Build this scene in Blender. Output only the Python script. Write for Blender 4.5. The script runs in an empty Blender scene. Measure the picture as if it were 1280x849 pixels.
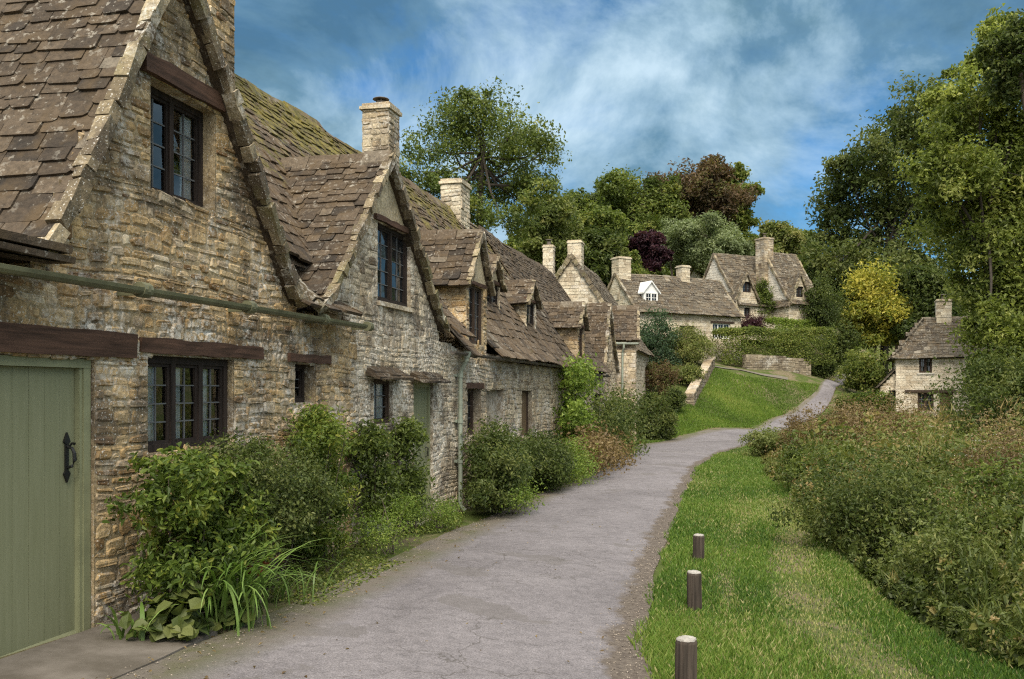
import bpy, math, random
import numpy as np
from mathutils import Vector, Matrix, Euler

# ------------------------------------------------------------------ camera
S = bpy.context.scene
COL = S.collection
R = math.radians
FOC, CU, CV = 1135.0, 640.0, 487.0          # focal length and horizon of the photograph, in its pixels
cam_d = bpy.data.cameras.new('camera')
cam = bpy.data.objects.new('camera', cam_d)
COL.objects.link(cam)
cam.location = (0, 0, 0)
cam.rotation_euler = (R(90), 0, 0)
cam_d.sensor_width = 36.0
cam_d.lens = 36.0 * FOC / 1280.0
cam_d.shift_y = (CV - 424.5) / 1280.0
cam_d.clip_start = 0.05
cam_d.clip_end = 3000
S.camera = cam

# ------------------------------------------------------------------ sky and sun
SUN_EL, SUN_ROT = 50.0, 182.0               # rotation clockwise from +Y: high behind the camera
world = bpy.data.worlds.new('World')
S.world = world
world.use_nodes = True
wn = world.node_tree
wn.nodes.clear()

def node(nt, typ, **kw):
    n = nt.nodes.new(typ)
    for k, v in kw.items():
        if k in n.inputs.keys():
            n.inputs[k].default_value = v
        else:
            setattr(n, k, v)
    return n

def ramp(nt, fac, stops, interp='LINEAR'):
    n = nt.nodes.new('ShaderNodeValToRGB')
    n.color_ramp.interpolation = interp
    els = n.color_ramp.elements
    while len(els) > len(stops):
        els.remove(els[-1])
    while len(els) < len(stops):
        els.new(1.0)
    for e, (p, c) in zip(els, stops):
        e.position = p
        c = (c, c, c) if isinstance(c, (int, float)) else c
        e.color = (c[0], c[1], c[2], 1)
    nt.links.new(fac, n.inputs['Fac'])
    return n.outputs['Color']

def mixc(nt, fac, a, b, mode='MIX'):
    n = nt.nodes.new('ShaderNodeMix')
    n.data_type = 'RGBA'
    n.blend_type = mode
    n.clamp_factor = True
    for sock, val in ((n.inputs[0], fac), (n.inputs[6], a), (n.inputs[7], b)):
        if hasattr(val, 'links'):
            nt.links.new(val, sock)
        elif isinstance(val, (int, float)):
            sock.default_value = val if sock.type == 'VALUE' else (val, val, val, 1)
        else:
            sock.default_value = (val[0], val[1], val[2], 1)
    return n.outputs[2]

def mth(nt, op, a, b=None, clamp=False):
    n = nt.nodes.new('ShaderNodeMath')
    n.operation = op
    n.use_clamp = clamp
    for sock, val in ((n.inputs[0], a), (n.inputs[1], b)):
        if val is None:
            continue
        if hasattr(val, 'links'):
            nt.links.new(val, sock)
        else:
            sock.default_value = val
    return n.outputs[0]

def noise(nt, vec, scale, detail=4, rough=.55, dist=0.0):
    n = node(nt, 'ShaderNodeTexNoise', Scale=scale, Detail=detail, Roughness=rough, Distortion=dist)
    nt.links.new(vec, n.inputs['Vector'])
    return n.outputs['Fac']

sky = node(wn, 'ShaderNodeTexSky')
sky.sky_type = 'NISHITA'
sky.sun_disc = False
sky.sun_elevation = R(SUN_EL)
sky.sun_rotation = R(SUN_ROT)
sky.air_density = 1.0
sky.dust_density = 0.6
sky.ozone_density = 1.6
tc = node(wn, 'ShaderNodeTexCoord')
sep = node(wn, 'ShaderNodeSeparateXYZ')
wn.links.new(tc.outputs['Generated'], sep.inputs[0])
cvec = node(wn, 'ShaderNodeMapping')
cvec.inputs['Location'].default_value = (-3.17, -6.28, 0.91)
cvec.inputs['Scale'].default_value = (1.0, 1.0, 1.45)
wn.links.new(tc.outputs['Generated'], cvec.inputs['Vector'])
cv = cvec.outputs[0]
c_big = noise(wn, cv, 3.1, 9, .60, .45)
c_dark = noise(wn, cv, 3.4, 9, .62, .3)
blue = mixc(wn, 1.0, sky.outputs[0], (.15, .32, .44), 'MULTIPLY')
dark = ramp(wn, c_dark, [(.33, .1), (.47, .75), (.62, 1.0)])
base = mixc(wn, dark, blue, mixc(wn, ramp(wn, c_big, [(.36, 0.0), (.56, 1.0)]), (.30, .66, .96), (.80, 1.42, 1.85)))
over = node(wn, 'ShaderNodeMapRange')  # extra unseen cloud overhead, added to make the light softer and more neutral
over.inputs['From Min'].default_value = .42
over.inputs['From Max'].default_value = .75
over.inputs['To Max'].default_value = .26
wn.links.new(sep.outputs['Z'], over.inputs['Value'])
m_cloud = ramp(wn, mth(wn, 'ADD', c_big, over.outputs[0]), [(.46, 0.0), (.55, .30), (.63, .72), (.76, 1.0)])
# unseen cloud around the sun, brightness added to light the foliage
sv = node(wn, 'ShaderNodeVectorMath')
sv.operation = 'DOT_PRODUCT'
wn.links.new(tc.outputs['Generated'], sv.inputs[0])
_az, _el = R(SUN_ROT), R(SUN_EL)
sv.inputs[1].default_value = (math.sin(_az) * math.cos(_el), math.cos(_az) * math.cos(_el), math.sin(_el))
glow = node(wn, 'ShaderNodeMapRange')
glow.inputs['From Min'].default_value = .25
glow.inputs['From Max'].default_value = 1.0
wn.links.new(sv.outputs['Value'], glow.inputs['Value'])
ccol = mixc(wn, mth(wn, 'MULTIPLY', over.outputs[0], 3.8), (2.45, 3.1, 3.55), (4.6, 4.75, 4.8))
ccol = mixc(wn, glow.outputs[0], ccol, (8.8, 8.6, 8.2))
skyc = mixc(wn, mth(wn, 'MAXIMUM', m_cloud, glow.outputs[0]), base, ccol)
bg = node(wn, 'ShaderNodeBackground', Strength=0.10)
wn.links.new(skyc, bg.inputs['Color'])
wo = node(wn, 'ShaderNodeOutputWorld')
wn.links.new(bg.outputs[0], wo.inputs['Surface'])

sun_d = bpy.data.lights.new('sun', 'SUN')
sun_d.energy = 1.35
sun_d.angle = R(26)
sun_d.color = (1.0, .91, .76)
sun = bpy.data.objects.new('sun', sun_d)
COL.objects.link(sun)
az = R(SUN_ROT)
sdir = Vector((math.sin(az) * math.cos(R(SUN_EL)), math.cos(az) * math.cos(R(SUN_EL)), math.sin(R(SUN_EL))))
sun.rotation_euler = sdir.to_track_quat('Z', 'Y').to_euler()
sun.location = sdir * 60

S.view_settings.view_transform = 'Standard'
S.view_settings.look = 'None'
S.view_settings.gamma = 1.0
S.view_settings.use_curve_mapping = False
S.view_settings.exposure = 1.6
S.render.engine = 'CYCLES'
S.cycles.max_bounces = 5
S.cycles.diffuse_bounces = 3
S.cycles.glossy_bounces = 2
S.cycles.transmission_bounces = 4
S.cycles.transparent_max_bounces = 6
S.cycles.caustics_reflective = False
S.cycles.caustics_refractive = False
S.cycles.use_denoising = False
S.cycles.filter_width = 1.2
try:
    S.cycles.denoiser = 'OPENIMAGEDENOISE'
    S.cycles.denoising_input_passes = 'RGB_ALBEDO_NORMAL'
    S.cycles.denoising_prefilter = 'ACCURATE'
except Exception:
    pass

# ------------------------------------------------------------------ frames: the row of cottages stands on one line
KW = .2467
NW = math.sqrt(1 + KW * KW)
DX, DY = KW / NW, 1 / NW                    # along the row, away from the camera
NX, NY = -DY, DX                            # into the houses
P0 = np.array((-3.183, 5.646))
ROW_ANG = math.atan2(DY, DX)

def row(s, t, z):
    return (P0[0] + DX * s + NX * t, P0[1] + DY * s + NY * t, z)

def F(u, v, t=0.0):
    """where the ray through a pixel of the photograph meets the plane t of the row: (s, z)"""
    a = (u - CU) / FOC
    Y = (4.576 + NW * t) / (KW - a)
    X = a * Y
    return ((X - P0[0]) * DX + (Y - P0[1]) * DY, (CV - v) / FOC * Y)

def at(u, v, Y):
    return ((u - CU) / FOC * Y, Y, (CV - v) / FOC * Y)

# ------------------------------------------------------------------ terrain: thin plate through spot heights
SPOTS = np.array([
 (-12, -6, -1.6), (0, -6, -1.65), (12, -6, -2.3), (-3, 3, -1.66), (-3.2, 6.2, -1.70), (-2.2, 9, -1.80), (0, 6.3, -1.92), (2, 6, -1.98), (-1, 15, -2.03),
 (2.5, 15, -2.06), (1.2, 24, -2.03), (5.5, 25, -2.06), (2.2, 10.8, -2.04), (3.8, 10, -2.16), (4.6, 15, -2.16), (6, 21, -2.16),
 (8, 8, -2.4), (12, 15, -2.5), (16, 26, -2.4), (20, 38, -1.9), (24, 50, -1.5), (32, 50, -1.3), (40, 20, -2.0), (30, 8, -2.4), (60, 40, 0.5),
 (4, 33, -2.04), (8.5, 33, -2.05), (6.2, 39, -2.02), (9.5, 40, -1.93), (11.8, 44.5, -1.86), (15.5, 50.5, -1.30), (18, 48, -1.35),
 (21, 61, 0.0), (26.5, 75, 1.1), (30, 90, 2.2), (36, 76, 1.6),
 (7.7, 43.5, -1.1), (9.2, 47, -.3), (11.4, 52.5, 1.25), (15, 56, 1.25), (20, 61, .45), (16.2, 54.6, 1.05), (18.2, 56.2, .85), (19.6, 57.5, .7), (12.4, 57.5, 1.9), (19, 61.5, 1.6),
 (6.8, 58, 2.6), (13.8, 62, 3.0), (16, 67, 4.7), (20.5, 69, 5.4), (4, 50, 1.0), (0, 45, -.8), (-6, 45, -.3), (-10, 25, -1.6), (-10, 10, -1.6),
 (-25, 20, -1.0), (-20, 50, 1.5), (2, 70, 4.0), (10, 85, 8.5), (25, 92, 8.0), (-5, 85, 6), (45, 100, 7), (15, 120, 14), (-30, 110, 10),
 (50, 120, 12), (80, 80, 6), (-60, 60, 4), (-50, 0, 0), (60, -10, -1), (90, 150, 18), (0, 160, 20), (-90, 150, 14), (0, -40, -1.5), (-60, -60, 0), (60, -60, 0),
], dtype=float)

def _tps_fit(P):
    n = len(P)
    xy = P[:, :2] / 20.0
    d2 = ((xy[:, None] - xy[None]) ** 2).sum(-1)
    K = np.where(d2 > 0, .5 * d2 * np.log(np.maximum(d2, 1e-12)), 0) + np.eye(n) * 2e-4
    A = np.zeros((n + 3, n + 3))
    A[:n, :n] = K
    A[:n, n] = 1
    A[:n, n + 1:] = xy
    A[n:, :n] = A[:n, n:].T
    return np.linalg.solve(A, np.concatenate([P[:, 2], np.zeros(3)]))
_W = _tps_fit(SPOTS)

def H(x, y):
    x = np.asarray(x, float)
    y = np.asarray(y, float)
    q = np.stack([x.ravel(), y.ravel()], 1) / 20.0
    out = np.empty(len(q))
    for i in range(0, len(q), 20000):
        d2 = ((q[i:i + 20000, None] - SPOTS[None, :, :2] / 20.0) ** 2).sum(-1)
        U = .5 * d2 * np.log(np.maximum(d2, 1e-12))
        out[i:i + 20000] = U @ _W[:-3] + _W[-3] + q[i:i + 20000] @ _W[-2:]
    return out.reshape(x.shape)

def hz(x, y):
    return float(H(np.array([x]), np.array([y]))[0])

def hit(u, v, y0=3.0, y1=140.0):
    """first ground point along the ray through a pixel of the photograph"""
    Y = np.exp(np.linspace(math.log(y0), math.log(y1), 1500))
    X = (u - CU) / FOC * Y
    Z = (CV - v) / FOC * Y
    d = Z - H(X, Y)
    i = np.argmax(d < 0)
    if d[i] >= 0:
        i = len(Y) - 1
    return (float(X[i]), float(Y[i]), float(H(X[i:i + 1], Y[i:i + 1])[0]))

# ------------------------------------------------------------------ mesh builder
class MB:
    def __init__(s):
        s.v = []; s.f = []; s.m = []; s.t = []; s.a = []
    def add(s, verts, faces, tint=.5, mat=0, aux=0.0):
        b = len(s.v)
        s.v.extend(verts)
        s.t.extend([tint] * len(verts))
        s.a.extend([aux] * len(verts))
        for f in faces:
            s.f.append([i + b for i in f])
            s.m.append(mat)
    def box(s, x0, x1, y0, y1, z0, z1, tint=.5, mat=0, jit=0.0, rnd=None):
        vs = [(x, y, z) for z in (z0, z1) for y in (y0, y1) for x in (x0, x1)]
        if jit:
            vs = [(x + rnd.uniform(-jit, jit), y + rnd.uniform(-jit, jit), z + rnd.uniform(-jit, jit)) for x, y, z in vs]
        s.add(vs, [(0, 2, 3, 1), (4, 5, 7, 6), (0, 1, 5, 4), (2, 6, 7, 3), (0, 4, 6, 2), (1, 3, 7, 5)], tint, mat)
    def quad(s, a, b, c, d, tint=.5, mat=0, aux=0.0):
        s.add([a, b, c, d], [(0, 1, 2, 3)], tint, mat, aux)
    def tube(s, pts, rad, n=8, tint=.5, mat=0, cap=True):
        pts = [Vector(p) for p in pts]
        rads = rad if isinstance(rad, (list, tuple)) else [rad] * len(pts)
        vs = []
        for i, p in enumerate(pts):
            d = (pts[min(i + 1, len(pts) - 1)] - pts[max(i - 1, 0)])
            d = d.normalized() if d.length > 1e-9 else Vector((0, 0, 1))
            a = d.orthogonal().normalized() if abs(d.z) > .9 else d.cross(Vector((0, 0, 1))).normalized()
            b = d.cross(a)
            for k in range(n):
                th = 2 * math.pi * k / n
                vs.append(tuple(p + (a * math.cos(th) + b * math.sin(th)) * rads[i]))
        fs = [(i * n + k, i * n + (k + 1) % n, (i + 1) * n + (k + 1) % n, (i + 1) * n + k) for i in range(len(pts) - 1) for k in range(n)]
        if cap:
            fs.append(tuple(range(n)))
            fs.append(tuple((len(pts) - 1) * n + k for k in range(n)))
        s.add(vs, fs, tint, mat)
    def build(s, name, mats, parent=None, origin=(0, 0, 0), smooth=False, loc=None):
        me = bpy.data.meshes.new(name)
        v = np.array(s.v, dtype=np.float32).reshape(-1, 3) - np.array(origin, dtype=np.float32)
        nl = np.array([len(f) for f in s.f], dtype=np.int32)
        li = np.fromiter((i for f in s.f for i in f), dtype=np.int32, count=int(nl.sum()))
        fill_mesh(me, v, li, nl, np.array(s.t, np.float32), np.array(s.a, np.float32), np.array(s.m, np.int32), smooth)
        return link_mesh(name, me, mats, parent, loc)

def fill_mesh(me, v, li, nl, tint, aux=None, mi=None, smooth=False):
    me.vertices.add(len(v))
    me.vertices.foreach_set('co', v.astype(np.float32).ravel())
    me.loops.add(len(li))
    me.loops.foreach_set('vertex_index', li)
    me.polygons.add(len(nl))
    st = np.zeros(len(nl), np.int32)
    st[1:] = np.cumsum(nl)[:-1]
    me.polygons.foreach_set('loop_start', st)
    me.polygons.foreach_set('loop_total', nl)
    if mi is not None:
        me.polygons.foreach_set('material_index', mi)
    me.polygons.foreach_set('use_smooth', np.full(len(nl), smooth))
    me.update(calc_edges=True)
    a = me.attributes.new('tint', 'FLOAT', 'POINT')
    a.data.foreach_set('value', tint.astype(np.float32))
    if aux is not None:
        a = me.attributes.new('aux', 'FLOAT', 'POINT')
        a.data.foreach_set('value', aux.astype(np.float32))

def link_mesh(name, me, mats, parent=None, loc=None):
    for m in (mats if isinstance(mats, (list, tuple)) else [mats]):
        me.materials.append(m)
    o = bpy.data.objects.new(name, me)
    COL.objects.link(o)
    if parent is not None:
        o.parent = parent
    if loc is not None:
        o.location = loc
    return o

def empty(name, loc, rz=0.0):
    o = bpy.data.objects.new(name, None)
    COL.objects.link(o)
    o.location = loc
    o.rotation_euler = (0, 0, rz)
    o.empty_display_size = .2
    return o

def tag(o, label, cat, group=None, kind=None):
    o['label'] = label
    o['category'] = cat
    if group:
        o['group'] = group
    if kind:
        o['kind'] = kind
    return o

def struct(o):
    o['kind'] = 'structure'
    return o

# ------------------------------------------------------------------ materials
def newmat(name):
    m = bpy.data.materials.new(name)
    m.use_nodes = True
    nt = m.node_tree
    b = nt.nodes['Principled BSDF']
    b.inputs['Roughness'].default_value = .85
    return m, nt, b

def attr(nt, name):
    n = nt.nodes.new('ShaderNodeAttribute')
    n.attribute_name = name
    return n.outputs['Fac']

def bump(nt, b, h, strength, dist=.01):
    n = node(nt, 'ShaderNodeBump', Strength=strength, Distance=dist)
    nt.links.new(h, n.inputs['Height'])
    nt.links.new(n.outputs[0], b.inputs['Normal'])

def objvec(nt):
    return nt.nodes.new('ShaderNodeTexCoord').outputs['Object']

def stone_mat(name, cols, white=.5, darkamt=.5, white_col=(.62, .60, .55), mortar=False, sc=1.0, moss=0.0):
    m, nt, b = newmat(name)
    vec = objvec(nt)
    if mortar:
        c = ramp(nt, noise(nt, vec, 9 * sc, 5), [(.3, cols[0]), (.7, cols[1])])
    else:
        c = ramp(nt, attr(nt, 'tint'), [(i / (len(cols) - 1), k) for i, k in enumerate(cols)])
    f = noise(nt, vec, 28 * sc, 5, .65)
    c = mixc(nt, 1.0, c, ramp(nt, f, [(.3, .5), (.5, 1.0), (.72, 1.4)]), 'MULTIPLY')
    mid = noise(nt, vec, 5.5 * sc, 5, .6)
    c = mixc(nt, 1.0, c, ramp(nt, mid, [(.3, .76), (.55, 1.04), (.75, 1.15)]), 'MULTIPLY')
    if darkamt > 0:
        d = noise(nt, vec, 1.5 * sc, 7, .68, .3)
        c = mixc(nt, mth(nt, 'MULTIPLY', ramp(nt, d, [(.46, 0.0), (.60, .85), (.7, 1.0)]), darkamt), c, (.085, .066, .048))
    if white > 0:
        w = noise(nt, vec, 1.15 * sc, 6, .7, .5)
        w2 = noise(nt, vec, 17 * sc, 5, .7)
        wm = mth(nt, 'MULTIPLY', ramp(nt, w, [(.62 - .2 * white, 0.0), (.76 - .18 * white, 1.0)]), ramp(nt, w2, [(.44, 0.0), (.56, 1.0)]))
        c = mixc(nt, mth(nt, 'MULTIPLY', wm, .85), c, white_col)
        sp = noise(nt, vec, 60 * sc, 2, .5)
        c = mixc(nt, mth(nt, 'MULTIPLY', ramp(nt, sp, [(.63, 0.0), (.68, 1.0)]), .7), c, white_col)
    if moss > 0:
        ms = noise(nt, vec, 2.3 * sc, 6, .65)
        c = mixc(nt, mth(nt, 'MULTIPLY', ramp(nt, ms, [(.52, 0.0), (.64, 1.0)]), moss), c, (.13, .13, .035))
    nt.links.new(c, b.inputs['Base Color'])
    b.inputs['Roughness'].default_value = .92
    b.inputs['Specular IOR Level'].default_value = .2
    h = mth(nt, 'ADD', mth(nt, 'MULTIPLY', f, .6), mid)
    bump(nt, b, h, .75, .022 / sc)
    return m

def roof_mat(name, moss=0.3, lichen=.5, warm=0.0, light=1.0):
    m, nt, b = newmat(name)
    vec = objvec(nt)
    w = warm
    L = light
    c = ramp(nt, attr(nt, 'tint'), [(0, (.048 * L, .037 * L, .027 * L)), (.35, ((.090 + .015 * w) * L, .072 * L, (.050 - .006 * w) * L)), (.7, ((.150 + .02 * w) * L, .122 * L, (.085 - .006 * w) * L)), (1, (.27 * L, .235 * L, .18 * L))])
    f = noise(nt, vec, 22, 6, .65)
    c = mixc(nt, 1.0, c, ramp(nt, f, [(.3, .55), (.5, 1.0), (.75, 1.45)]), 'MULTIPLY')
    g = noise(nt, vec, 4.0, 4, .6)
    c = mixc(nt, ramp(nt, g, [(.48, 0.0), (.70, .65)]), c, (.15 * L, .098 * L, .045 * L))
    if lichen:
        l1 = noise(nt, vec, 13, 4, .7)
        l2 = noise(nt, vec, 1.7, 3, .5)
        lm = mth(nt, 'MULTIPLY', ramp(nt, l1, [(.57, 0.0), (.63, 1.0)]), ramp(nt, l2, [(.38, .2), (.6, 1.0)]))
        c = mixc(nt, mth(nt, 'MULTIPLY', lm, lichen), c, (.40, .37, .31))
    if moss:
        m1 = noise(nt, vec, 1.9, 6, .7)
        mm = mth(nt, 'ADD', m1, mth(nt, 'MULTIPLY', attr(nt, 'aux'), .34))
        mk = mth(nt, 'MULTIPLY', ramp(nt, mm, [(.66, 0.0), (.76, 1.0)]), ramp(nt, noise(nt, vec, 16, 4, .7), [(.38, .1), (.52, 1.0)]))
        mc = ramp(nt, noise(nt, vec, 6, 3), [(.35, (.07, .064, .016)), (.65, (.20, .165, .036))])
        c = mixc(nt, mth(nt, 'MULTIPLY', mk, moss), c, mc)
    nt.links.new(c, b.inputs['Base Color'])
    b.inputs['Roughness'].default_value = .88
    b.inputs['Specular IOR Level'].default_value = .3
    bump(nt, b, mth(nt, 'ADD', f, mth(nt, 'MULTIPLY', g, .8)), .7, .02)
    return m

def plain_mat(name, col, rough=.6, var=.25, sc=8.0, bmp=.15, col2=None, spec=.4, metal=0.0):
    m, nt, b = newmat(name)
    vec = objvec(nt)
    f = noise(nt, vec, sc, 5, .6)
    c = mixc(nt, ramp(nt, f, [(.3, 0.0), (.7, 1.0)]), tuple(k * (1 - var) for k in col), tuple(k * (1 + var) for k in col)) if col2 is None else mixc(nt, ramp(nt, f, [(.38, 0.0), (.62, 1.0)]), col, col2)
    nt.links.new(c, b.inputs['Base Color'])
    b.inputs['Roughness'].default_value = rough
    b.inputs['Specular IOR Level'].default_value = spec
    b.inputs['Metallic'].default_value = metal
    if bmp:
        bump(nt, b, noise(nt, vec, sc * 4, 4, .6), bmp, .01)
    return m

def wood_mat(name, col, axis=0, col2=None, rough=.8, col1=None, bmp=.5):
    m, nt, b = newmat(name)
    mp = node(nt, 'ShaderNodeMapping')
    sc = [26, 26, 26]
    sc[axis] = 1.6
    mp.inputs['Scale'].default_value = sc
    nt.links.new(objvec(nt), mp.inputs['Vector'])
    f = noise(nt, mp.outputs[0], 1.0, 6, .65, .4)
    c = mixc(nt, ramp(nt, f, [(.3, 0.0), (.7, 1.0)]), col1 or tuple(k * .55 for k in col), col2 or tuple(k * 1.5 for k in col))
    nt.links.new(c, b.inputs['Base Color'])
    b.inputs['Roughness'].default_value = rough
    b.inputs['Specular IOR Level'].default_value = .25
    bump(nt, b, f, bmp, .01)
    return m

def leaf_mat(name, cols, trans=.4, rough=.5, spec=.3):
    m, nt, b = newmat(name)
    c = ramp(nt, attr(nt, 'tint'), [(i / (len(cols) - 1), k) for i, k in enumerate(cols)])
    nt.links.new(c, b.inputs['Base Color'])
    b.inputs['Roughness'].default_value = rough
    b.inputs['Specular IOR Level'].default_value = spec
    tr = node(nt, 'ShaderNodeBsdfTranslucent')
    nt.links.new(mixc(nt, 1.0, c, (1.1, 1.15, .6), 'MULTIPLY'), tr.inputs['Color'])
    mx = node(nt, 'ShaderNodeMixShader', Fac=trans)
    nt.links.new(b.outputs[0], mx.inputs[1])
    nt.links.new(tr.outputs[0], mx.inputs[2])
    nt.links.new(mx.outputs[0], nt.nodes['Material Output'].inputs['Surface'])
    return m

def glass_mat(name, clear=False):
    m, nt, b = newmat(name)
    b.inputs['Base Color'].default_value = (.012, .014, .016, 1)
    b.inputs['Roughness'].default_value = .04
    b.inputs['Specular IOR Level'].default_value = .9
    if clear:
        tp = node(nt, 'ShaderNodeBsdfTransparent')
        tp.inputs['Color'].default_value = (.86, .9, .9, 1)
        fr = node(nt, 'ShaderNodeFresnel', IOR=1.6)
        gl = node(nt, 'ShaderNodeBsdfGlossy', Roughness=.03)
        mx = node(nt, 'ShaderNodeMixShader')
        nt.links.new(mth(nt, 'ADD', fr.outputs[0], .07), mx.inputs[0])
        nt.links.new(tp.outputs[0], mx.inputs[1])
        nt.links.new(gl.outputs[0], mx.inputs[2])
        nt.links.new(mx.outputs[0], nt.nodes['Material Output'].inputs['Surface'])
    return m

M = {}
honey = [(.175, .105, .050), (.30, .195, .090), (.44, .30, .145), (.50, .37, .205), (.36, .275, .18), (.58, .48, .33)]
greyst = [(.18, .13, .08), (.33, .25, .155), (.43, .34, .22), (.50, .42, .29), (.37, .30, .22), (.57, .50, .38)]
pale = [(.32, .26, .18), (.46, .38, .27), (.56, .48, .35), (.62, .55, .42), (.5, .44, .35)]
M['stone_a'] = stone_mat('honey_rubble', honey, .62, .9)
M['mortar_a'] = stone_mat('sandy_mortar', [(.28, .21, .12), (.42, .33, .20)], .55, .9, mortar=True)
M['stone_b'] = stone_mat('limewashed_rubble', [(.15, .11, .07), (.30, .23, .15), (.42, .335, .22), (.50, .42, .30), (.34, .28, .2), (.55, .48, .37)], .95, .95, (.68, .635, .55), sc=1.25)
M['mortar_b'] = stone_mat('limewashed_mortar', [(.20, .155, .105), (.36, .30, .21)], .95, .95, (.68, .635, .55), mortar=True, sc=1.25)
M['stone_c'] = stone_mat('grey_rubble', greyst, .6, .7)
M['mortar_c'] = stone_mat('grey_mortar', [(.28, .23, .16), (.40, .34, .25)], .6, .65, mortar=True)
M['stone_cream'] = stone_mat('cream_rubble', [(.40, .32, .22), (.54, .45, .33), (.64, .55, .42), (.70, .62, .49), (.58, .50, .40)], .4, .15, sc=.6)
M['mortar_cream'] = stone_mat('cream_mortar', [(.52, .45, .34), (.62, .55, .43)], .3, .1, mortar=True, sc=.6)
M['stone_far'] = stone_mat('pale_rubble', pale, .4, .25, sc=.6)
M['mortar_far'] = stone_mat('pale_mortar', [(.42, .36, .26), (.52, .45, .33)], .3, .2, mortar=True, sc=.6)
M['render_far'] = stone_mat('pale_render', [(.60, .54, .45), (.74, .69, .60)], .6, .08, mortar=True, sc=.6)
M['stone_d'] = stone_mat('weathered_rubble', [(.12, .095, .065), (.21, .17, .115), (.28, .23, .16), (.34, .29, .21)], .4, .7)
M['mortar_d'] = stone_mat('weathered_bed', [(.13, .105, .075), (.2, .165, .12)], .3, .6, mortar=True)
M['verge'] = stone_mat('mortared_verge', [(.10, .078, .05), (.20, .16, .10), (.33, .27, .175)], .4, .9, moss=.35)
M['plaster'] = stone_mat('ochre_plaster', [(.42, .34, .21), (.52, .43, .29)], .15, .3, mortar=True)
M['roof'] = roof_mat('stone_slates', .35, .5, .7, .60)
M['roof_moss'] = roof_mat('mossy_stone_slates', 1.0, .5, .9, .78)
M['roof_far'] = roof_mat('lichened_stone_slates', .25, .95, -.2, .86)
M['beam'] = wood_mat('dark_oak_beam', (.058, .032, .021), 0, (.115, .063, .042))
M['frame'] = wood_mat('dark_window_frame', (.022, .016, .013), 2, (.045, .032, .026))
M['frame_brown'] = wood_mat('brown_window_frame', (.06, .040, .028), 2)
M['board_brown'] = wood_mat('brown_boards', (.13, .085, .045), 2)
M['white_paint'] = plain_mat('white_paint', (.72, .72, .70), .5, .08)
M['lead'] = plain_mat('lead_cames', (.11, .112, .115), .5, .2, 30, .1)
M['glass'] = glass_mat('old_glass')
M['glass_clear'] = glass_mat('clear_glass', True)
M['curtain'] = plain_mat('net_curtain', (.88, .88, .90), .9, .15, 6, .1)
M['dark'] = plain_mat('dark_room', (.012, .011, .010), .95, .2, 4, 0)  # near-black box behind the panes; the room's shade is put into the colour
M['door'] = wood_mat('sage_green_paint', (.185, .195, .100), 2, (.215, .222, .135), .5, (.18, .188, .108), .12)
M['door_frame'] = plain_mat('pale_sage_paint', (.215, .222, .128), .5, .14, 5.0, .12)
M['iron'] = plain_mat('black_iron', (.012, .012, .012), .45, .3, 20, .2)
M['gutter'] = plain_mat('green_grey_gutter', (.13, .13, .075), .5, .35, 5, .15)
M['pipe'] = plain_mat('grey_green_pipe', (.24, .27, .215), .5, .2, 6, .1)
M['clay'] = plain_mat('dark_clay', (.09, .075, .06), .7, .3, 14, .2)
M['post'] = wood_mat('weathered_post', (.036, .028, .022), 2, (.09, .07, .055))
M['post_top'] = plain_mat('bleached_end_grain', (.30, .28, .25), .9, .3, 22, .4)
M['bark'] = plain_mat('bark', (.085, .068, .05), .95, .4, 9, .8)
M['bark_dark'] = plain_mat('dark_bark', (.045, .036, .028), .95, .4, 9, .8)
# ------------------------------------------------------------------ masonry
def crossings(poly, z):
    xs = []
    n = len(poly)
    for i in range(n):
        (x0, z0), (x1, z1) = poly[i], poly[(i + 1) % n]
        if (z0 <= z) != (z1 <= z):
            xs.append(x0 + (x1 - x0) * (z - z0) / (z1 - z0))
    xs.sort()
    return [(xs[i], xs[i + 1]) for i in range(0, len(xs) - 1, 2)]

def minus(ivs, a, b):
    out = []
    for x0, x1 in ivs:
        if b <= x0 or a >= x1:
            out.append((x0, x1))
        else:
            if a > x0: out.append((x0, a))
            if b < x1: out.append((b, x1))
    return out

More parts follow.
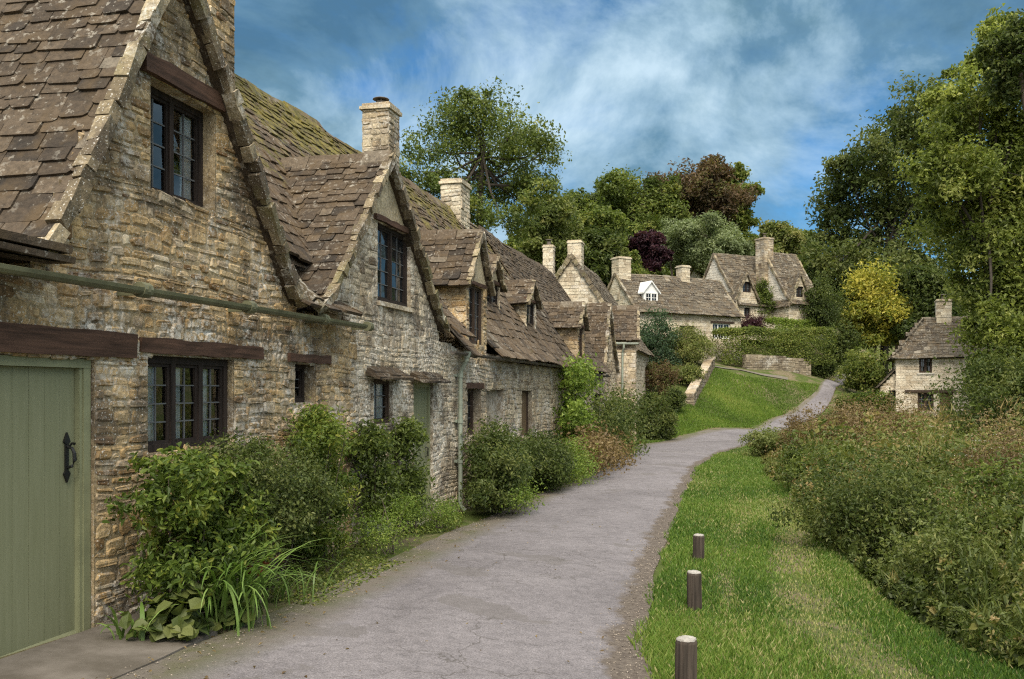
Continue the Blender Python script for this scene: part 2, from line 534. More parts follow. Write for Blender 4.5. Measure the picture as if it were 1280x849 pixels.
def stone_wall(mb, O, ex, en, poly, openings=(), ch=(.075, .13), cl=(.13, .42), proud=.016, seed=1, lod=0, mats=(0, 1), plaster=None, ragged=0.0):
    """coursed rubble: every stone its own irregular block on a mortar bed"""
    rnd = random.Random(seed)
    O = np.array(O, float); ex = np.array(ex, float); en = np.array(en, float)
    p1, p2 = rnd.uniform(0, 6), rnd.uniform(0, 6)
    wv = .0 if lod else .016
    zlo = min(p[1] for p in poly)
    def P(x, z, d=0.0):
        zw = wv * (math.sin(x * 2.3 + z * 1.1 + p1) + math.sin(x * 5.1 - z * 2 + p2) * .6) * min(1, (z - zlo) * 2)
        return (O[0] + ex[0] * x + en[0] * d, O[1] + ex[1] * x + en[1] * d, O[2] + z + zw)
    zs = [p[1] for p in poly]
    brk = sorted(set([min(zs), max(zs)] + [z for o in openings for z in (o[2], o[3]) if min(zs) < z < max(zs)]))
    courses = []
    for a, b in zip(brk, brk[1:]):
        z = a
        while z < b - 1e-6:
            h = rnd.uniform(*ch)
            if b - (z + h) < ch[0] * .7:
                h = b - z
            courses.append((z, min(z + h, b)))
            z += h
    for z0, z1 in courses:
        zm = (z0 + z1) / 2
        ivs = crossings(poly, zm)
        for o in openings:
            if o[2] < zm < o[3]:
                ivs = minus(ivs, o[0], o[1])
        if ragged and ivs:
            ivs[-1] = (ivs[-1][0], ivs[-1][1] + rnd.uniform(0, ragged))
        for x0, x1 in ivs:
            if x1 - x0 < .02:
                continue
            mb.quad(*[(O[0] + ex[0] * p, O[1] + ex[1] * p, O[2] + q) for p, q in ((x0, z0), (x1, z0), (x1, z1), (x0, z1))], rnd.random(), mats[1])
            x = x0
            while x < x1 - 1e-6:
                w = rnd.uniform(*cl) * (1.15 if rnd.random() < .15 else 1)
                if x1 - (x + w) < cl[0] * .8:
                    w = x1 - x
                xe = min(x + w, x1)
                g = rnd.uniform(.003, .009) if lod == 0 else .008
                d = proud * rnd.uniform(.35, 1.45)
                tint = min(1, max(0, rnd.gauss(.5, .24)))
                if lod == 0 and xe - x > .05:
                    j = lambda: rnd.uniform(-.010, .010)
                    hs_ = (z1 - z0)
                    a0, a1, c0, c1 = x + g, xe - g, z0 + g + rnd.uniform(-.20, .16) * hs_ * (z0 > zlo + .05), z1 - g + rnd.uniform(-.16, .20) * hs_ * (z1 < max(zs) - .15)
                    if rnd.random() < .10 and z1 < max(zs) - .4:
                        c1 += hs_ * .6
                        d += proud * .5
                    k = min(.036, (a1 - a0) * .32, (c1 - c0) * .42)
                    k1, k2, k3, k4 = (k * rnd.uniform(.3, 1) for _ in range(4))
                    ring = [(a0, c0 + k1), (a0 + k1, c0), (a1 - k2, c0), (a1, c0 + k2), (a1, c1 - k3), (a1 - k3, c1), (a0 + k4, c1), (a0, c1 - k4)]
                    ring = [(p + j(), q + j()) for p, q in ring]
                    cx, cz = (a0 + a1) / 2, (c0 + c1) / 2
                    i1 = min(.016, (c1 - c0) * .2)
                    fx, fz = 1 - 2 * i1 / max(a1 - a0, .02), 1 - 2 * i1 / max(c1 - c0, .02)
                    tx, tz = rnd.uniform(-.03, .03), rnd.uniform(-.06, .06)
                    vs = [P(p, q, -.002) for p, q in ring] + [P(cx + (p - cx) * fx, cz + (q - cz) * fz, d + (p - cx) * tx + (q - cz) * tz + rnd.uniform(-.003, .003)) for p, q in ring]
                    fs = [(i, (i + 1) % 8, 8 + (i + 1) % 8, 8 + i) for i in range(8)] + [(8, 9, 10, 11), (8, 11, 12, 15), (12, 13, 14, 15)]
                    mb.add(vs, fs, tint, mats[0])
                else:
                    j = lambda: rnd.uniform(-.012, .012)
                    q = [(x + g, z0 + g), (xe - g, z0 + g), (xe - g, z1 - g), (x + g, z1 - g)]
                    q = [(p + j(), r + j()) for p, r in q]
                    vs = [P(p, r, 0) for p, r in q] + [P(p, r, d + rnd.uniform(-.004, .004)) for p, r in q]
                    mb.add(vs, [(4, 5, 6, 7), (0, 1, 5, 4), (1, 2, 6, 5), (2, 3, 7, 6), (3, 0, 4, 7)], tint, mats[0])
                x = xe

def reveal(mb, o, depth, mat=1, O=(0, 0, 0), ex=(1, 0, 0), en=(0, -1, 0), tint=.4):
    x0, x1, z0, z1 = o[:4]
    def P(x, z, d):
        return (O[0] + ex[0] * x + en[0] * d, O[1] + ex[1] * x + en[1] * d, O[2] + z)
    for (a, b), (c, d) in (((x0, z0), (x0, z1)), ((x1, z0), (x1, z1)), ((x0, z0), (x1, z0)), ((x0, z1), (x1, z1))):
        mb.quad(P(a, b, .0), P(c, d, .0), P(c, d, -depth), P(a, b, -depth), tint, mat)

# ------------------------------------------------------------------ stone slate roofs
def slope(e, r, eu, flare=0.0, fl=.8, sag=0.0, seed=0, sagf=.7):
    """map (u along the eave, v up the slope, h off it) to space; e and r are points on eave and ridge at u = 0"""
    e = np.array(e, float); r = np.array(r, float); eu = np.array(eu, float)
    L = float(np.linalg.norm(r - e))
    ev = (r - e) / L
    n = np.cross(eu, ev)
    if n[2] < 0: n = -n
    n /= np.linalg.norm(n)
    ph = seed * 1.7
    def f(u, v, h=0.0):
        k = flare * max(0.0, 1 - v / fl) ** 2
        w = sag * (math.sin(u * sagf + ph) + .6 * math.sin(u * sagf * 2.3 + v * .9 + ph * 2))
        p = e + eu * u + ev * v + n * (h + k + w)
        return (float(p[0]), float(p[1]), float(p[2]))
    f.L = L
    return f

def tiles(mb, f, u0, u1, ex0=.24, ex1=.12, w0=(.2, .42), w1=(.14, .26), th=.026, seed=1, mat=0, skip=None, moss=None, vmax=None, vmin=-.06):
    rnd = random.Random(seed)
    L = vmax or f.L
    v = vmin
    row_i = 0
    while v < L - .03:
        k = min(1, max(0, v / L))
        ex = (ex0 + (ex1 - ex0) * k) * rnd.uniform(.93, 1.07)
        ln = ex * 1.75
        wa = w0[0] + (w1[0] - w0[0]) * k
        wb = w0[1] + (w1[1] - w0[1]) * k
        u = u0 - rnd.uniform(0, wb * .5)
        while u < u1:
            w = rnd.uniform(wa, wb)
            a, b = max(u, u0), min(u + w, u1)
            u += w
            if b - a < .05:
                continue
            if skip and skip((a + b) / 2, v + ex / 2):
                continue
            t = th * rnd.uniform(.7, 1.45)
            j = lambda s: rnd.uniform(-s, s)
            g = .004
            vb = v + j(.022)
            vt = min(v + ln, L + .02)
            c1, c2 = rnd.uniform(0, .03), rnd.uniform(0, .03)
            lift = th + j(.006)
            tl, tr = lift + j(.006), lift + j(.006)
            out = [(a + g, vt, .004), (b - g, vt, .004), (b - g + j(.006), vb + c1, tr), (b - g - c1 * 1.2, vb + j(.008), tr), (a + g + c2 * 1.2, vb + j(.008), tl), (a + g + j(.006), vb + c2, tl)]
            vs = [f(p, q, h + t) for p, q, h in out] + [f(p, q, h) for p, q, h in out]
            fs = [(0, 1, 2, 5), (5, 2, 3, 4)] + [(i, i + 1, 7 + i, 6 + i) for i in range(1, 5)] + [(5, 0, 6, 11), (7, 8, 9, 10), (6, 7, 10, 11)]
            mb.add(vs, fs, min(1, max(0, rnd.gauss(.36, .17) + (.3 if rnd.random() < .04 else 0))), mat, (moss((a + b) / 2, v / L) if moss else 0.0))
        v += ex
        row_i += 1

def deck(mb, f, u0, u1, mat=0, n=6, off=-.03, v0=0.0, skip_u=None):
    """the boarding under the slates"""
    for i in range(n):
        a, b = u0 + (u1 - u0) * i / n, u0 + (u1 - u0) * (i + 1) / n
        for j in range(8):
            p, q = v0 + (f.L - v0) * (j / 8) ** 1.6, v0 + (f.L - v0) * ((j + 1) / 8) ** 1.6
            mb.quad(f(a, p, off), f(b, p, off), f(b, q, off), f(a, q, off), .2, mat)

def ridge(mb, f, g, u0, u1, mat=0, seed=1, seg=.42, wid=.17, aux=0.0):
    rnd = random.Random(seed)
    u = u0
    while u < u1 - .05:
        b = min(u + seg * rnd.uniform(.8, 1.2), u1)
        t = rnd.uniform(.045, .075)
        w = wid * rnd.uniform(.9, 1.15)
        lift = rnd.uniform(.035, .06)
        vs = []
        for x in (u + .006, b - .006):
            L0, L1 = f.L, g.L
            top = f(x, L0, 0)
            a, c = f(x, L0 - w, lift), g(x, L1 - w, lift)
            tp = (top[0], top[1], top[2] + lift + .055 + rnd.uniform(-.008, .008))
            vs += [a, tp, c, (a[0], a[1], a[2] - t), (c[0], c[1], c[2] - t)]
        mb.add(vs, [(0, 1, 6, 5), (1, 2, 7, 6), (0, 5, 8, 3), (2, 4, 9, 7), (0, 3, 4, 2, 1), (5, 6, 7, 9, 8)], rnd.uniform(.3, .9), mat, aux)
        u = b

def verge(mb, f, u, out, mat=0, seed=1, wid=.13, thick=.13, lift=.05, v0=-.05, v1=None, seg=(.08, .24)):
    """mortared stones along the raking edge of a gable; out is -1 or +1 along u"""
    rnd = random.Random(seed)
    L = v1 or f.L
    v = v0
    while v < L:
        b = min(v + rnd.uniform(*seg), L + .03)
        a0 = u - out * wid * rnd.uniform(.5, .75)
        a1 = u + out * rnd.uniform(.012, .05)
        h1 = lift + rnd.uniform(-.012, .02)
        h0 = h1 - thick * rnd.uniform(.85, 1.1)
        j = lambda: rnd.uniform(-.013, .013)
        vs = [f(x + j(), y + j(), h + j()) for h in (h0, h1) for x in (a0, a1) for y in (v + .002, b - .002)]
        mb.add(vs, [(0, 1, 3, 2), (4, 6, 7, 5), (0, 2, 6, 4), (1, 5, 7, 3), (0, 4, 5, 1), (2, 3, 7, 6)], rnd.random(), mat)
        v = b

# ------------------------------------------------------------------ openings
def window(parent, org, x0, x1, z0, z1, y, lights=2, rows=4, cols=2, fmat='frame', fw=.055, lead=True, curtain=False, seed=1, sill=None, lead_w=.012, depth=.07):
    rnd = random.Random(seed)
    fr = MB()
    d0, d1 = y, y + depth
    fr.box(x0, x0 + fw, d0, d1, z0, z1)
    fr.box(x1 - fw, x1, d0, d1, z0, z1)
    fr.box(x0 + fw, x1 - fw, d0, d1, z1 - fw, z1)
    fr.box(x0 + fw, x1 - fw, d0 - .012, d1, z0, z0 + fw)
    iw = (x1 - x0 - 2 * fw)
    lw = (iw - (lights - 1) * fw) / lights
    gls, ld = [], MB()
    for i in range(lights):
        gl = MB()
        gls.append(gl)
        a = x0 + fw + i * (lw + fw)
        b = a + lw
        if i:
            fr.box(a - fw, a, d0, d1, z0 + fw, z1 - fw)
        k = fw * .45
        zb, zt = z0 + fw, z1 - fw
        fr.box(a, a + k, d0 + .018, d1, zb, zt); fr.box(b - k, b, d0 + .018, d1, zb, zt)
        fr.box(a + k, b - k, d0 + .018, d1, zb, zb + k); fr.box(a + k, b - k, d0 + .018, d1, zt - k, zt)
        a2, b2, zb2, zt2 = a + k, b - k, zb + k, zt - k
        yg = d0 + .040
        for r in range(rows):
            for c in range(cols):
                p, q = a2 + (b2 - a2) * c / cols, a2 + (b2 - a2) * (c + 1) / cols
                s, t = zb2 + (zt2 - zb2) * r / rows, zb2 + (zt2 - zb2) * (r + 1) / rows
                tx, tz = rnd.uniform(-.0035, .0035), rnd.uniform(-.0035, .0035)
                gl.quad((p, yg - tx - tz, s), (q, yg + tx - tz, s), (q, yg + tx + tz, t), (p, yg - tx + tz, t), rnd.random())
        if lead:
            for c in range(1, cols):
                p = a2 + (b2 - a2) * c / cols
                ld.box(p - lead_w / 2, p + lead_w / 2, yg - .012, yg + .004, zb2, zt2)
            for r in range(1, rows):
                s = zb2 + (zt2 - zb2) * r / rows
                ld.box(a2, b2, yg - .0105, yg + .004, s - lead_w / 2, s + lead_w / 2)
    if curtain:
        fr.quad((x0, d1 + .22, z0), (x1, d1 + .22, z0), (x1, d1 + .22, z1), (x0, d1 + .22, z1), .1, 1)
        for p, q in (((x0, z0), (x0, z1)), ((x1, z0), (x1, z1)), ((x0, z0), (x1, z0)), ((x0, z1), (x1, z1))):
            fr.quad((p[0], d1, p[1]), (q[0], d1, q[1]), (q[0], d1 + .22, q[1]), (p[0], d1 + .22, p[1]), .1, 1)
    wobj = fr.build('window', [M[fmat], M['dark']], parent, org)
    for gl in gls:
        gl.build('pane', M['glass_clear' if curtain else 'glass'], wobj, org)
    if lead:
        ld.build('leading', M['lead' if fmat != 'white_paint' else 'white_paint'], wobj, org)
    if curtain:
        for i in range(lights):
            cu = MB()
            a = x0 + fw + i * (lw + fw)
            f0, f1 = curtain[i % len(curtain)]
            p, q = a + lw * f0, a + lw * f1
            n = 28
            vs = []
            for k in range(n + 1):
                x = p + (q - p) * k / n
                yy = d1 + .012 + .014 * math.sin(k * 1.35 + i) + .007 * math.sin(k * 2.9)
                vs += [(x, yy, z0 + .01), (x, yy, z1 - .01)]
            cu.add(vs, [(2 * k, 2 * k + 2, 2 * k + 3, 2 * k + 1) for k in range(n)])
            cu.build('curtain', M['curtain'], wobj, org, smooth=True)
    if sill:
        sm = MB()
        sm.box(x0 - .04, x1 + .04, -.05, y + .02, z0 - .06, z0 - .004, .5, 0, .004, rnd)
        sm.build('sill', M[sill], wobj, org)
    return wobj

def beam_mb(x0, x1, y0, y1, z0, z1, seed=1, n=9):
    """a roughly squared timber"""
    rnd = random.Random(seed)
    mb = MB()
    vs, fs = [], []
    for i in range(n + 1):
        x = x0 + (x1 - x0) * i / n
        o = lambda: rnd.uniform(-.008, .008)
        vs += [(x, y0 + o(), z0 + o()), (x, y0 + o(), z1 + o()), (x, y1, z1 + o()), (x, y1, z0 + o())]
    for i in range(n):
        for k in range(4):
            fs.append((4 * i + k, 4 * i + (k + 1) % 4, 4 * i + 4 + (k + 1) % 4, 4 * i + 4 + k))
    fs += [(0, 1, 2, 3), (4 * n, 4 * n + 3, 4 * n + 2, 4 * n + 1)]
    mb.add(vs, fs)
    return mb

def chimney(parent, org, x0, x1, y0, y1, z0, z1, stone=('stone_c', 'mortar_c'), seed=1, lod=0, pot=None, cap=.05, ch=(.08, .13), cl=(.14, .3)):
    mb = MB()
    w, d = x1 - x0, y1 - y0
    hh = z1 - z0
    for O, ex, en, ln in (((x0, y0, z0), (1, 0, 0), (0, -1, 0), w), ((x1, y0, z0), (0, 1, 0), (1, 0, 0), d), ((x1, y1, z0), (-1, 0, 0), (0, 1, 0), w), ((x0, y1, z0), (0, -1, 0), (-1, 0, 0), d)):
        stone_wall(mb, O, ex, en, [(0, 0), (ln, 0), (ln, hh), (0, hh)], (), ch, cl, .018, seed, lod)
        seed += 1
    c = mb.build('chimney', [M[stone[0]], M[stone[1]]], parent, org)
    cp = MB()
    rnd = random.Random(seed)
    cp.box(x0 - cap, x1 + cap, y0 - cap, y1 + cap, z1, z1 + .07, .5, 0, .008, rnd)
    cp.box(x0 - cap * .2, x1 + cap * .2, y0 - cap * .2, y1 + cap * .2, z1 + .072, z1 + .13, .3, 0, .008, rnd)
    cp.build('chimney_cap', M[stone[0]], c, org)
    if pot:
        pm = MB()
        cx, cy = (x0 + x1) / 2, (y0 + y1) / 2
        zt = z1 + .13
        pm.tube([(cx, cy, zt - .02), (cx, cy, zt + pot * .6)], [.11, .10], 12)
        for k in range(4):
            a = k * math.pi / 2 + .4
            pm.tube([(cx + .09 * math.cos(a), cy + .09 * math.sin(a), zt + pot * .58), (cx + .09 * math.cos(a), cy + .09 * math.sin(a), zt + pot * .86)], .012, 5)
        pm.tube([(cx, cy, zt + pot * .84), (cx, cy, zt + pot * .92), (cx, cy, zt + pot)], [.17, .16, .04], 12)
        pm.build('chimney_pot', M['clay'], c, org)
    return c

def gable_roof(parent, org, xl, xa, xr, ze_l, za, ze_r, yf, yb, name='dormer_roof', seed=1, flare=.10, rmat='roof', vmat='verge', ex=(.19, .13), w0=(.18, .38), verge_w=.13, verge_t=.13, sag=.012, ridge_w=.16, verge_back=False, moss=0.0, fl=.7, th=.026):
    """slopes either side of a ridge that runs back from the facade; verges at the front"""
    e1, e2, rp = (xl, yf, ze_l), (xr, yf, ze_r), (xa, yf, za)
    fL = slope(e1, rp, (0, 1, 0), flare, fl, sag, seed)
    fR = slope(e2, rp, (0, 1, 0), flare, fl, sag, seed)
    Ln = yb - yf
    mb = MB()
    ms = (lambda u, v: moss * v) if moss else None
    for k, f in enumerate((fL, fR)):
        deck(mb, f, .05, Ln, 0)
        tiles(mb, f, 0.0, Ln, ex[0], ex[1], w0, (w0[0] * .75, w0[1] * .75), th, seed * 7 + k, 0, None, ms)
    ridge(mb, fL, fR, 0, Ln, 0, seed + 3, .4, ridge_w)
    for k, f in enumerate((fL, fR)):
        verge(mb, f, 0.0, -1, 1, seed * 5 + k, verge_w, verge_t, .055)
        if verge_back:
            verge(mb, f, Ln, 1, 1, seed * 9 + k, verge_w, verge_t, .055)
    return mb.build(name, [M[rmat], M[vmat]], parent, org)
# ================================================================== the row of cottages
ROWG = 'cottages of the terraced row'
ZB = -2.0
MAIN_E, MAIN_R, Z_RIDGE = -.15, 2.5, 4.45

def row_cottage(name, label, s0):
    o = empty(name, row(s0, 0, ZB), ROW_ANG)
    tag(o, label, 'cottage', ROWG)
    return o, (s0, 0, ZB)

def lintel(parent, org, x0, x1, z0, z1, seed=1, y0=-.035, y1=.10, mat='beam'):
    return beam_mb(x0, x1, y0, y1, z0, z1, seed).build('lintel', M[mat], parent, org)

def main_roof(parent, org, s0, s1, ze, seed, mat='roof_moss', gaps=(), ends=(False, False), moss=1.0):
    f = slope((0, MAIN_E, ze), (0, MAIN_R, Z_RIDGE), (1, 0, 0), .10, .8, .03, seed)
    g = slope((0, 2 * MAIN_R - MAIN_E, ze), (0, MAIN_R, Z_RIDGE), (1, 0, 0), .10, .8, .03, seed)
    mb = MB()
    cs = (MAIN_R - MAIN_E) / f.L
    vgap = .45 / cs
    def sk(u, v):
        return v < vgap and any(a < u < b for a, b in gaps)
    deck(mb, f, s0, s1, 0, 6, -.03, vgap if gaps else .05)
    deck(mb, g, s0, s1, 0, 6, -.03)
    tiles(mb, f, s0, s1, .23, .10, (.2, .42), (.12, .24), .026, seed, 0, sk, lambda u, v: max(0, v - .35) * 1.55 * moss)
    tiles(mb, g, s0, s1, .34, .2, (.4, .6), (.3, .5), .026, seed + 1, 0)
    ridge(mb, f, g, s0, s1, 0, seed + 2, .42, .17, .9 * moss)
    if ends[0]: verge(mb, f, s0, -1, 1, seed + 4); verge(mb, g, s0, -1, 1, seed + 5)
    if ends[1]: verge(mb, f, s1, 1, 1, seed + 6); verge(mb, g, s1, 1, 1, seed + 7)
    return mb.build('roof', [M[mat], M['verge']], parent, org)

def end_wall(mb, s, en, ze, seed, lod=1, zr=Z_RIDGE, depth=5.0, zb=ZB - .1):
    stone_wall(mb, (s, 0, 0), (0, 1, 0), (en, 0, 0), [(0, zb), (depth, zb), (depth, ze - .1), (depth / 2, zr - .1), (0, ze - .1)], (), (.12, .2), (.2, .5), .02, seed, lod)

def gutter(parent, org, pts, rad, s_br, y_wall, mat='gutter'):
    mb = MB()
    n = 7
    vs, fs = [], []
    for s, y, z in pts:
        for k in range(n):
            a = math.pi * k / (n - 1)
            vs.append((s, y - math.cos(a) * rad, z - math.sin(a) * rad))
        for k in range(n):
            a = math.pi * (n - 1 - k) / (n - 1)
            vs.append((s, y - math.cos(a) * rad * .86, z - math.sin(a) * rad * .86 + .002))
    m = 2 * n
    for i in range(len(pts) - 1):
        for k in range(m):
            fs.append((i * m + k, i * m + (k + 1) % m, (i + 1) * m + (k + 1) % m, (i + 1) * m + k))
    fs += [tuple(range(m)), tuple((len(pts) - 1) * m + k for k in range(m))]
    mb.add(vs, fs)
    for s in s_br:
        z = np.interp(s, [p[0] for p in pts], [p[2] for p in pts])
        y = pts[0][1]
        mb.box(s - .016, s + .016, y - rad - .006, y - rad + .004, z - rad * .6, z + .012)
        mb.box(s - .016, s + .016, y + rad, y_wall, z - .05, z - .02)
        mb.tube([(s - .05, y, z - .012), (s + .05, y, z - .012)], rad + .006, 10, .5, 0)
    return mb.build('gutter', M[mat], parent, org)

# ---- cottage A : the nearest, with the green door and the tall gable
A, orgA = row_cottage('stone_cottage', 'honey stone cottage with the big sage green door and tall gable', 0.0)
yv = -.15
gL, gA, gR = F(62, 312, yv), F(229, -68, yv), F(378, 380, yv)
doorA = (-.62, .855, -1.86, .22)
winA = (1.456, 2.70, -.50, .27)
smA = (3.88, 4.36, -.14, .27)
upA = (1.49, 2.40, 1.56, 2.44)
wallA = MB()
polyA = [(-4, -2.2), (5.25, -2.2), (5.25, .80), (gR[0], .80), (gR[0], gR[1]), gA, gL, (gL[0], .80), (-4, .80)]
stone_wall(wallA, (0, -.003, 0), (1, 0, 0), (0, -1, 0), polyA, [doorA, winA, smA, upA], (.045, .105), (.07, .26), .011, 11, ragged=.22)
for o in (winA, smA, upA):
    reveal(wallA, o, .20)
reveal(wallA, doorA, .16)
stone_wall(wallA, (-4, 0, 0), (0, 1, 0), (-1, 0, 0), [(0, -2.2), (5, -2.2), (5, .8), (0, .8)], (), (.12, .2), (.2, .5), .02, 12, 1)
stone_wall(wallA, (gL[0] + .1, 0, 0), (0, 1, 0), (-1, 0, 0), [(0, .7), (5, .7), (5, .95), (0, .95)], (), (.12, .2), (.2, .5), .02, 13, 1)
wallA.quad((-4, 5, -2.2), (5.25, 5, -2.2), (5.25, 5, .8), (-4, 5, .8), .5, 1)
wallA.add([(gL[0], 5, .8), (gR[0], 5, .8), (gA[0], 5, gA[1] - .1)], [(0, 1, 2)], .5, 1)
wallA.build('wall', [M['stone_a'], M['mortar_a']], A, orgA)
gable_roof(A, orgA, gL[0], gA[0], gR[0], gL[1], gA[1], gR[1], yv, 5.0, 'gable_roof', 3, .06, 'roof', 'verge', (.145, .105), (.18, .38), .12, .10, .02, .16, fl=.45, th=.022)
lowf = slope((0, -.20, .84), (0, 3.2, 1.14), (1, 0, 0), 0, .8, .01, 4)
lr = MB()
deck(lr, lowf, -4, gL[0] + .05, 0)
tiles(lr, lowf, -4.1, gL[0] + .12, .26, .24, (.3, .55), (.3, .5), .04, 77, 0)
tiles(lr, slope((0, -.17, .80), (0, .6, .86), (1, 0, 0)), -4.1, gL[0] + .16, .5, .5, (.35, .6), (.35, .6), .035, 78, 0, vmax=.4)
lr.build('low_roof', M['roof'], A, orgA)
lr = MB()
sl = slope((0, -.17, .80), (0, .42, 1.25), (1, 0, 0), .05, .5)
tiles(lr, sl, gR[0] - .06, 5.0, .24, .2, (.3, .55), (.3, .5), .034, 79, 0, vmax=.5)
lr.build('eaves_roof', M['roof'], A, orgA)

lintel(A, orgA, -.95, 1.27, .235, .42, 1, -.045)
lintel(A, orgA, 1.34, 3.19, .285, .405, 2)
lintel(A, orgA, 3.72, 4.70, .285, .375, 3)
lintel(A, orgA, 1.36, 2.64, 2.455, 2.60, 4, -.06)
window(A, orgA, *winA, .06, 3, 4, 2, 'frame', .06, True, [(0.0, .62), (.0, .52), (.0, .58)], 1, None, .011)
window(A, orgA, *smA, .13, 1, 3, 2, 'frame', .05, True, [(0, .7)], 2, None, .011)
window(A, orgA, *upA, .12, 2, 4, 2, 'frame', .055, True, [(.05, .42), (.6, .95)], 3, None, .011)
# the door with its frame and handle
dm = MB()
rnd = random.Random(5)
x0, x1, zb_, zt_ = doorA
dx0, dx1 = x0 + .09, x1 - .115
nb = 9
for i in range(nb):
    a, b = dx0 + (dx1 - dx0) * i / nb, dx0 + (dx1 - dx0) * (i + 1) / nb
    dm.box(a + .0012, b - .0012, .072 + rnd.uniform(0, .0015), .11, zb_ + .15, zt_ - .07)
dm.box(dx0, dx1, .052, .10, zb_ + .02, zb_ + .149)
dm.add([(dx0, .052, zb_ + .149), (dx1, .052, zb_ + .149), (dx1, .072, zb_ + .172), (dx0, .072, zb_ + .172)], [(0, 1, 2, 3)])
dm.box(dx0, dx1, .112, .13, zb_ + .02, zt_ - .07)
door = dm.build('door', M['door'], A, orgA)
df = MB()
for p, q, r in ((x1 - .112, x1 - .082, .045), (x1 - .080, x1 - .012, .022)):
    df.box(p, q, r, .14, zb_ - .05, zt_ - .02)
df.box(x1 - .108, x1 - .082, .035, .05, zb_ - .05, zt_ - .06)
for p, q, r in ((x0 + .082, x0 + .088, .045), (x0 + .012, x0 + .080, .022)):
    df.box(p, q, r, .14, zb_ - .05, zt_ - .02)
df.box(x0 + .012, x1 - .012, .018, .14, zt_ - .068, zt_ - .004)
df.build('door_frame', M['door_frame'], door, orgA)
hd = MB()
hs, hzc = F(84, 572, .06)
hd.box(hs - .014, hs + .014, .058, .072, hzc - .14, hzc + .14)
for sg in (-1, 1):
    hd.add([(hs - .03, .056, hzc + sg * .11), (hs, .056, hzc + sg * .175), (hs + .03, .056, hzc + sg * .11), (hs, .056, hzc + sg * .08), (hs - .03, .072, hzc + sg * .11), (hs, .072, hzc + sg * .175), (hs + .03, .072, hzc + sg * .11), (hs, .072, hzc + sg * .08)],
           [(0, 1, 2, 3), (0, 1, 5, 4), (1, 2, 6, 5), (2, 3, 7, 6), (3, 0, 4, 7)])
hd.tube([(hs, .06, hzc + .075), (hs, .02, hzc + .065), (hs + .004, .005, hzc + .03), (hs + .004, .003, hzc - .02), (hs, .02, hzc - .06), (hs, .06, hzc - .07)], [.010, .011, .013, .013, .011, .010], 8)
hd.tube([(hs, .045, hzc + .075), (hs, .02, hzc + .10), (hs, .0, hzc + .095)], [.008, .008, .012], 8)
hd.build('handle', M['iron'], door, orgA)
ga = F(0, 331, -.22), F(455, 406, -.22)
gutter(A, orgA, [(-4.0, -.22, ga[0][1] - .01)] + [(s, -.22, float(np.interp(s, [ga[0][0], ga[1][0]], [ga[0][1], ga[1][1]]))) for s in np.linspace(-3.5, ga[1][0], 12)], .052, [-2.2, -.4, 1.1, 2.6, 4.1, 5.3], 0.0)
sA1 = F(293, 0, 2.2)[0]
chimney(A, orgA, sA1 - .62, sA1, 2.2, 2.85, 2.0, 6.1, ('stone_a', 'mortar_a'), 31)

# ---- cottage B : limewashed, second gable
B, orgB = row_cottage('stone_cottage', 'whitewash-stained cottage with stone hood over its narrow door, second in the row', 5.25)
yb_ = -.12
bL, bA, bR = F(410, 390, yb_), F(490, 196, yb_), F(558, 416, yb_)
upB = F(472, 280, 0)[0], F(513, 280, 0)[0], F(490, 380, 0)[1], F(472, 276, 0)[1]
wB = F(463, 480, 0)[0], F(491, 480, 0)[0], F(476, 530, 0)[1], F(476, 474, 0)[1]
dB = F(517, 480, 0)[0], F(541, 480, 0)[0], -1.95, F(528, 478, 0)[1]
wallB = MB()
polyB = [(5.25, -2.2), (9.55, -2.2), (9.55, .70), (bR[0], .70), (bR[0], bR[1]), bA, bL, (bL[0], .70), (5.25, .70)]
polyB = [(5.25, -2.2), (9.55, -2.2), (9.55, .70), (bR[0], .72), bR, bA, (bL[0] + .01, bL[1]), (5.26, bL[1])]
stone_wall(wallB, (0, 0, 0), (1, 0, 0), (0, -1, 0), polyB, [upB, wB, dB, (bA[0] - 1, bA[0] + 1, upB[3] + .05, 9)], (.05, .115), (.08, .27), .008, 21)
stone_wall(wallB, (0, 0, 0), (1, 0, 0), (0, -1, 0), [(bL[0], .80), (5.25, .80), (5.25, bL[1] + .9), (bL[0], bL[1] + .02)], (), (.07, .15), (.12, .42), .013, 22)
for o in (upB, wB, dB):
    reveal(wallB, o, .2)
wallB.quad((5.25, 5, -2.2), (9.55, 5, -2.2), (9.55, 5, .7), (5.25, 5, .7), .5, 1)
end_wall(wallB, 6.0, -1, .75, 24, 1)
wallB.build('wall', [M['stone_b'], M['mortar_b']], B, orgB)
pl = MB()
zc = upB[3] + .05
ml = bL[0] + (bA[0] - bL[0]) * (zc - bL[1]) / (bA[1] - bL[1])
mr = bR[0] + (bA[0] - bR[0]) * (zc - bR[1]) / (bA[1] - bR[1])
pl.add([(ml, -.006, zc), (mr, -.006, zc), (bA[0], -.006, bA[1])], [(0, 1, 2)])
pl.build('plaster_gable', M['plaster'], B, orgB)
gable_roof(B, orgB, bL[0], bA[0], bR[0], bL[1], bA[1], bR[1], yb_, 2.6, 'gable_roof', 6, .06, 'roof', 'verge', (.145, .11), (.18, .36), .11, .09, .015, .15, fl=.45, th=.022)
main_roof(B, orgB, 3.95, 9.55, .80, 41, 'roof_moss', [(3.0, bR[0] + .02)], (True, False))
lintel(B, orgB, upB[0] - .14, upB[1] + .16, upB[3] + .003, upB[3] + .075, 7, -.05)
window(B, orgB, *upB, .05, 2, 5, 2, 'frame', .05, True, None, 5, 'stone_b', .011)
window(B, orgB, *wB, .05, 1, 3, 2, 'frame_brown', .045, True, [(.0, 1.0)], 6, None, .012)
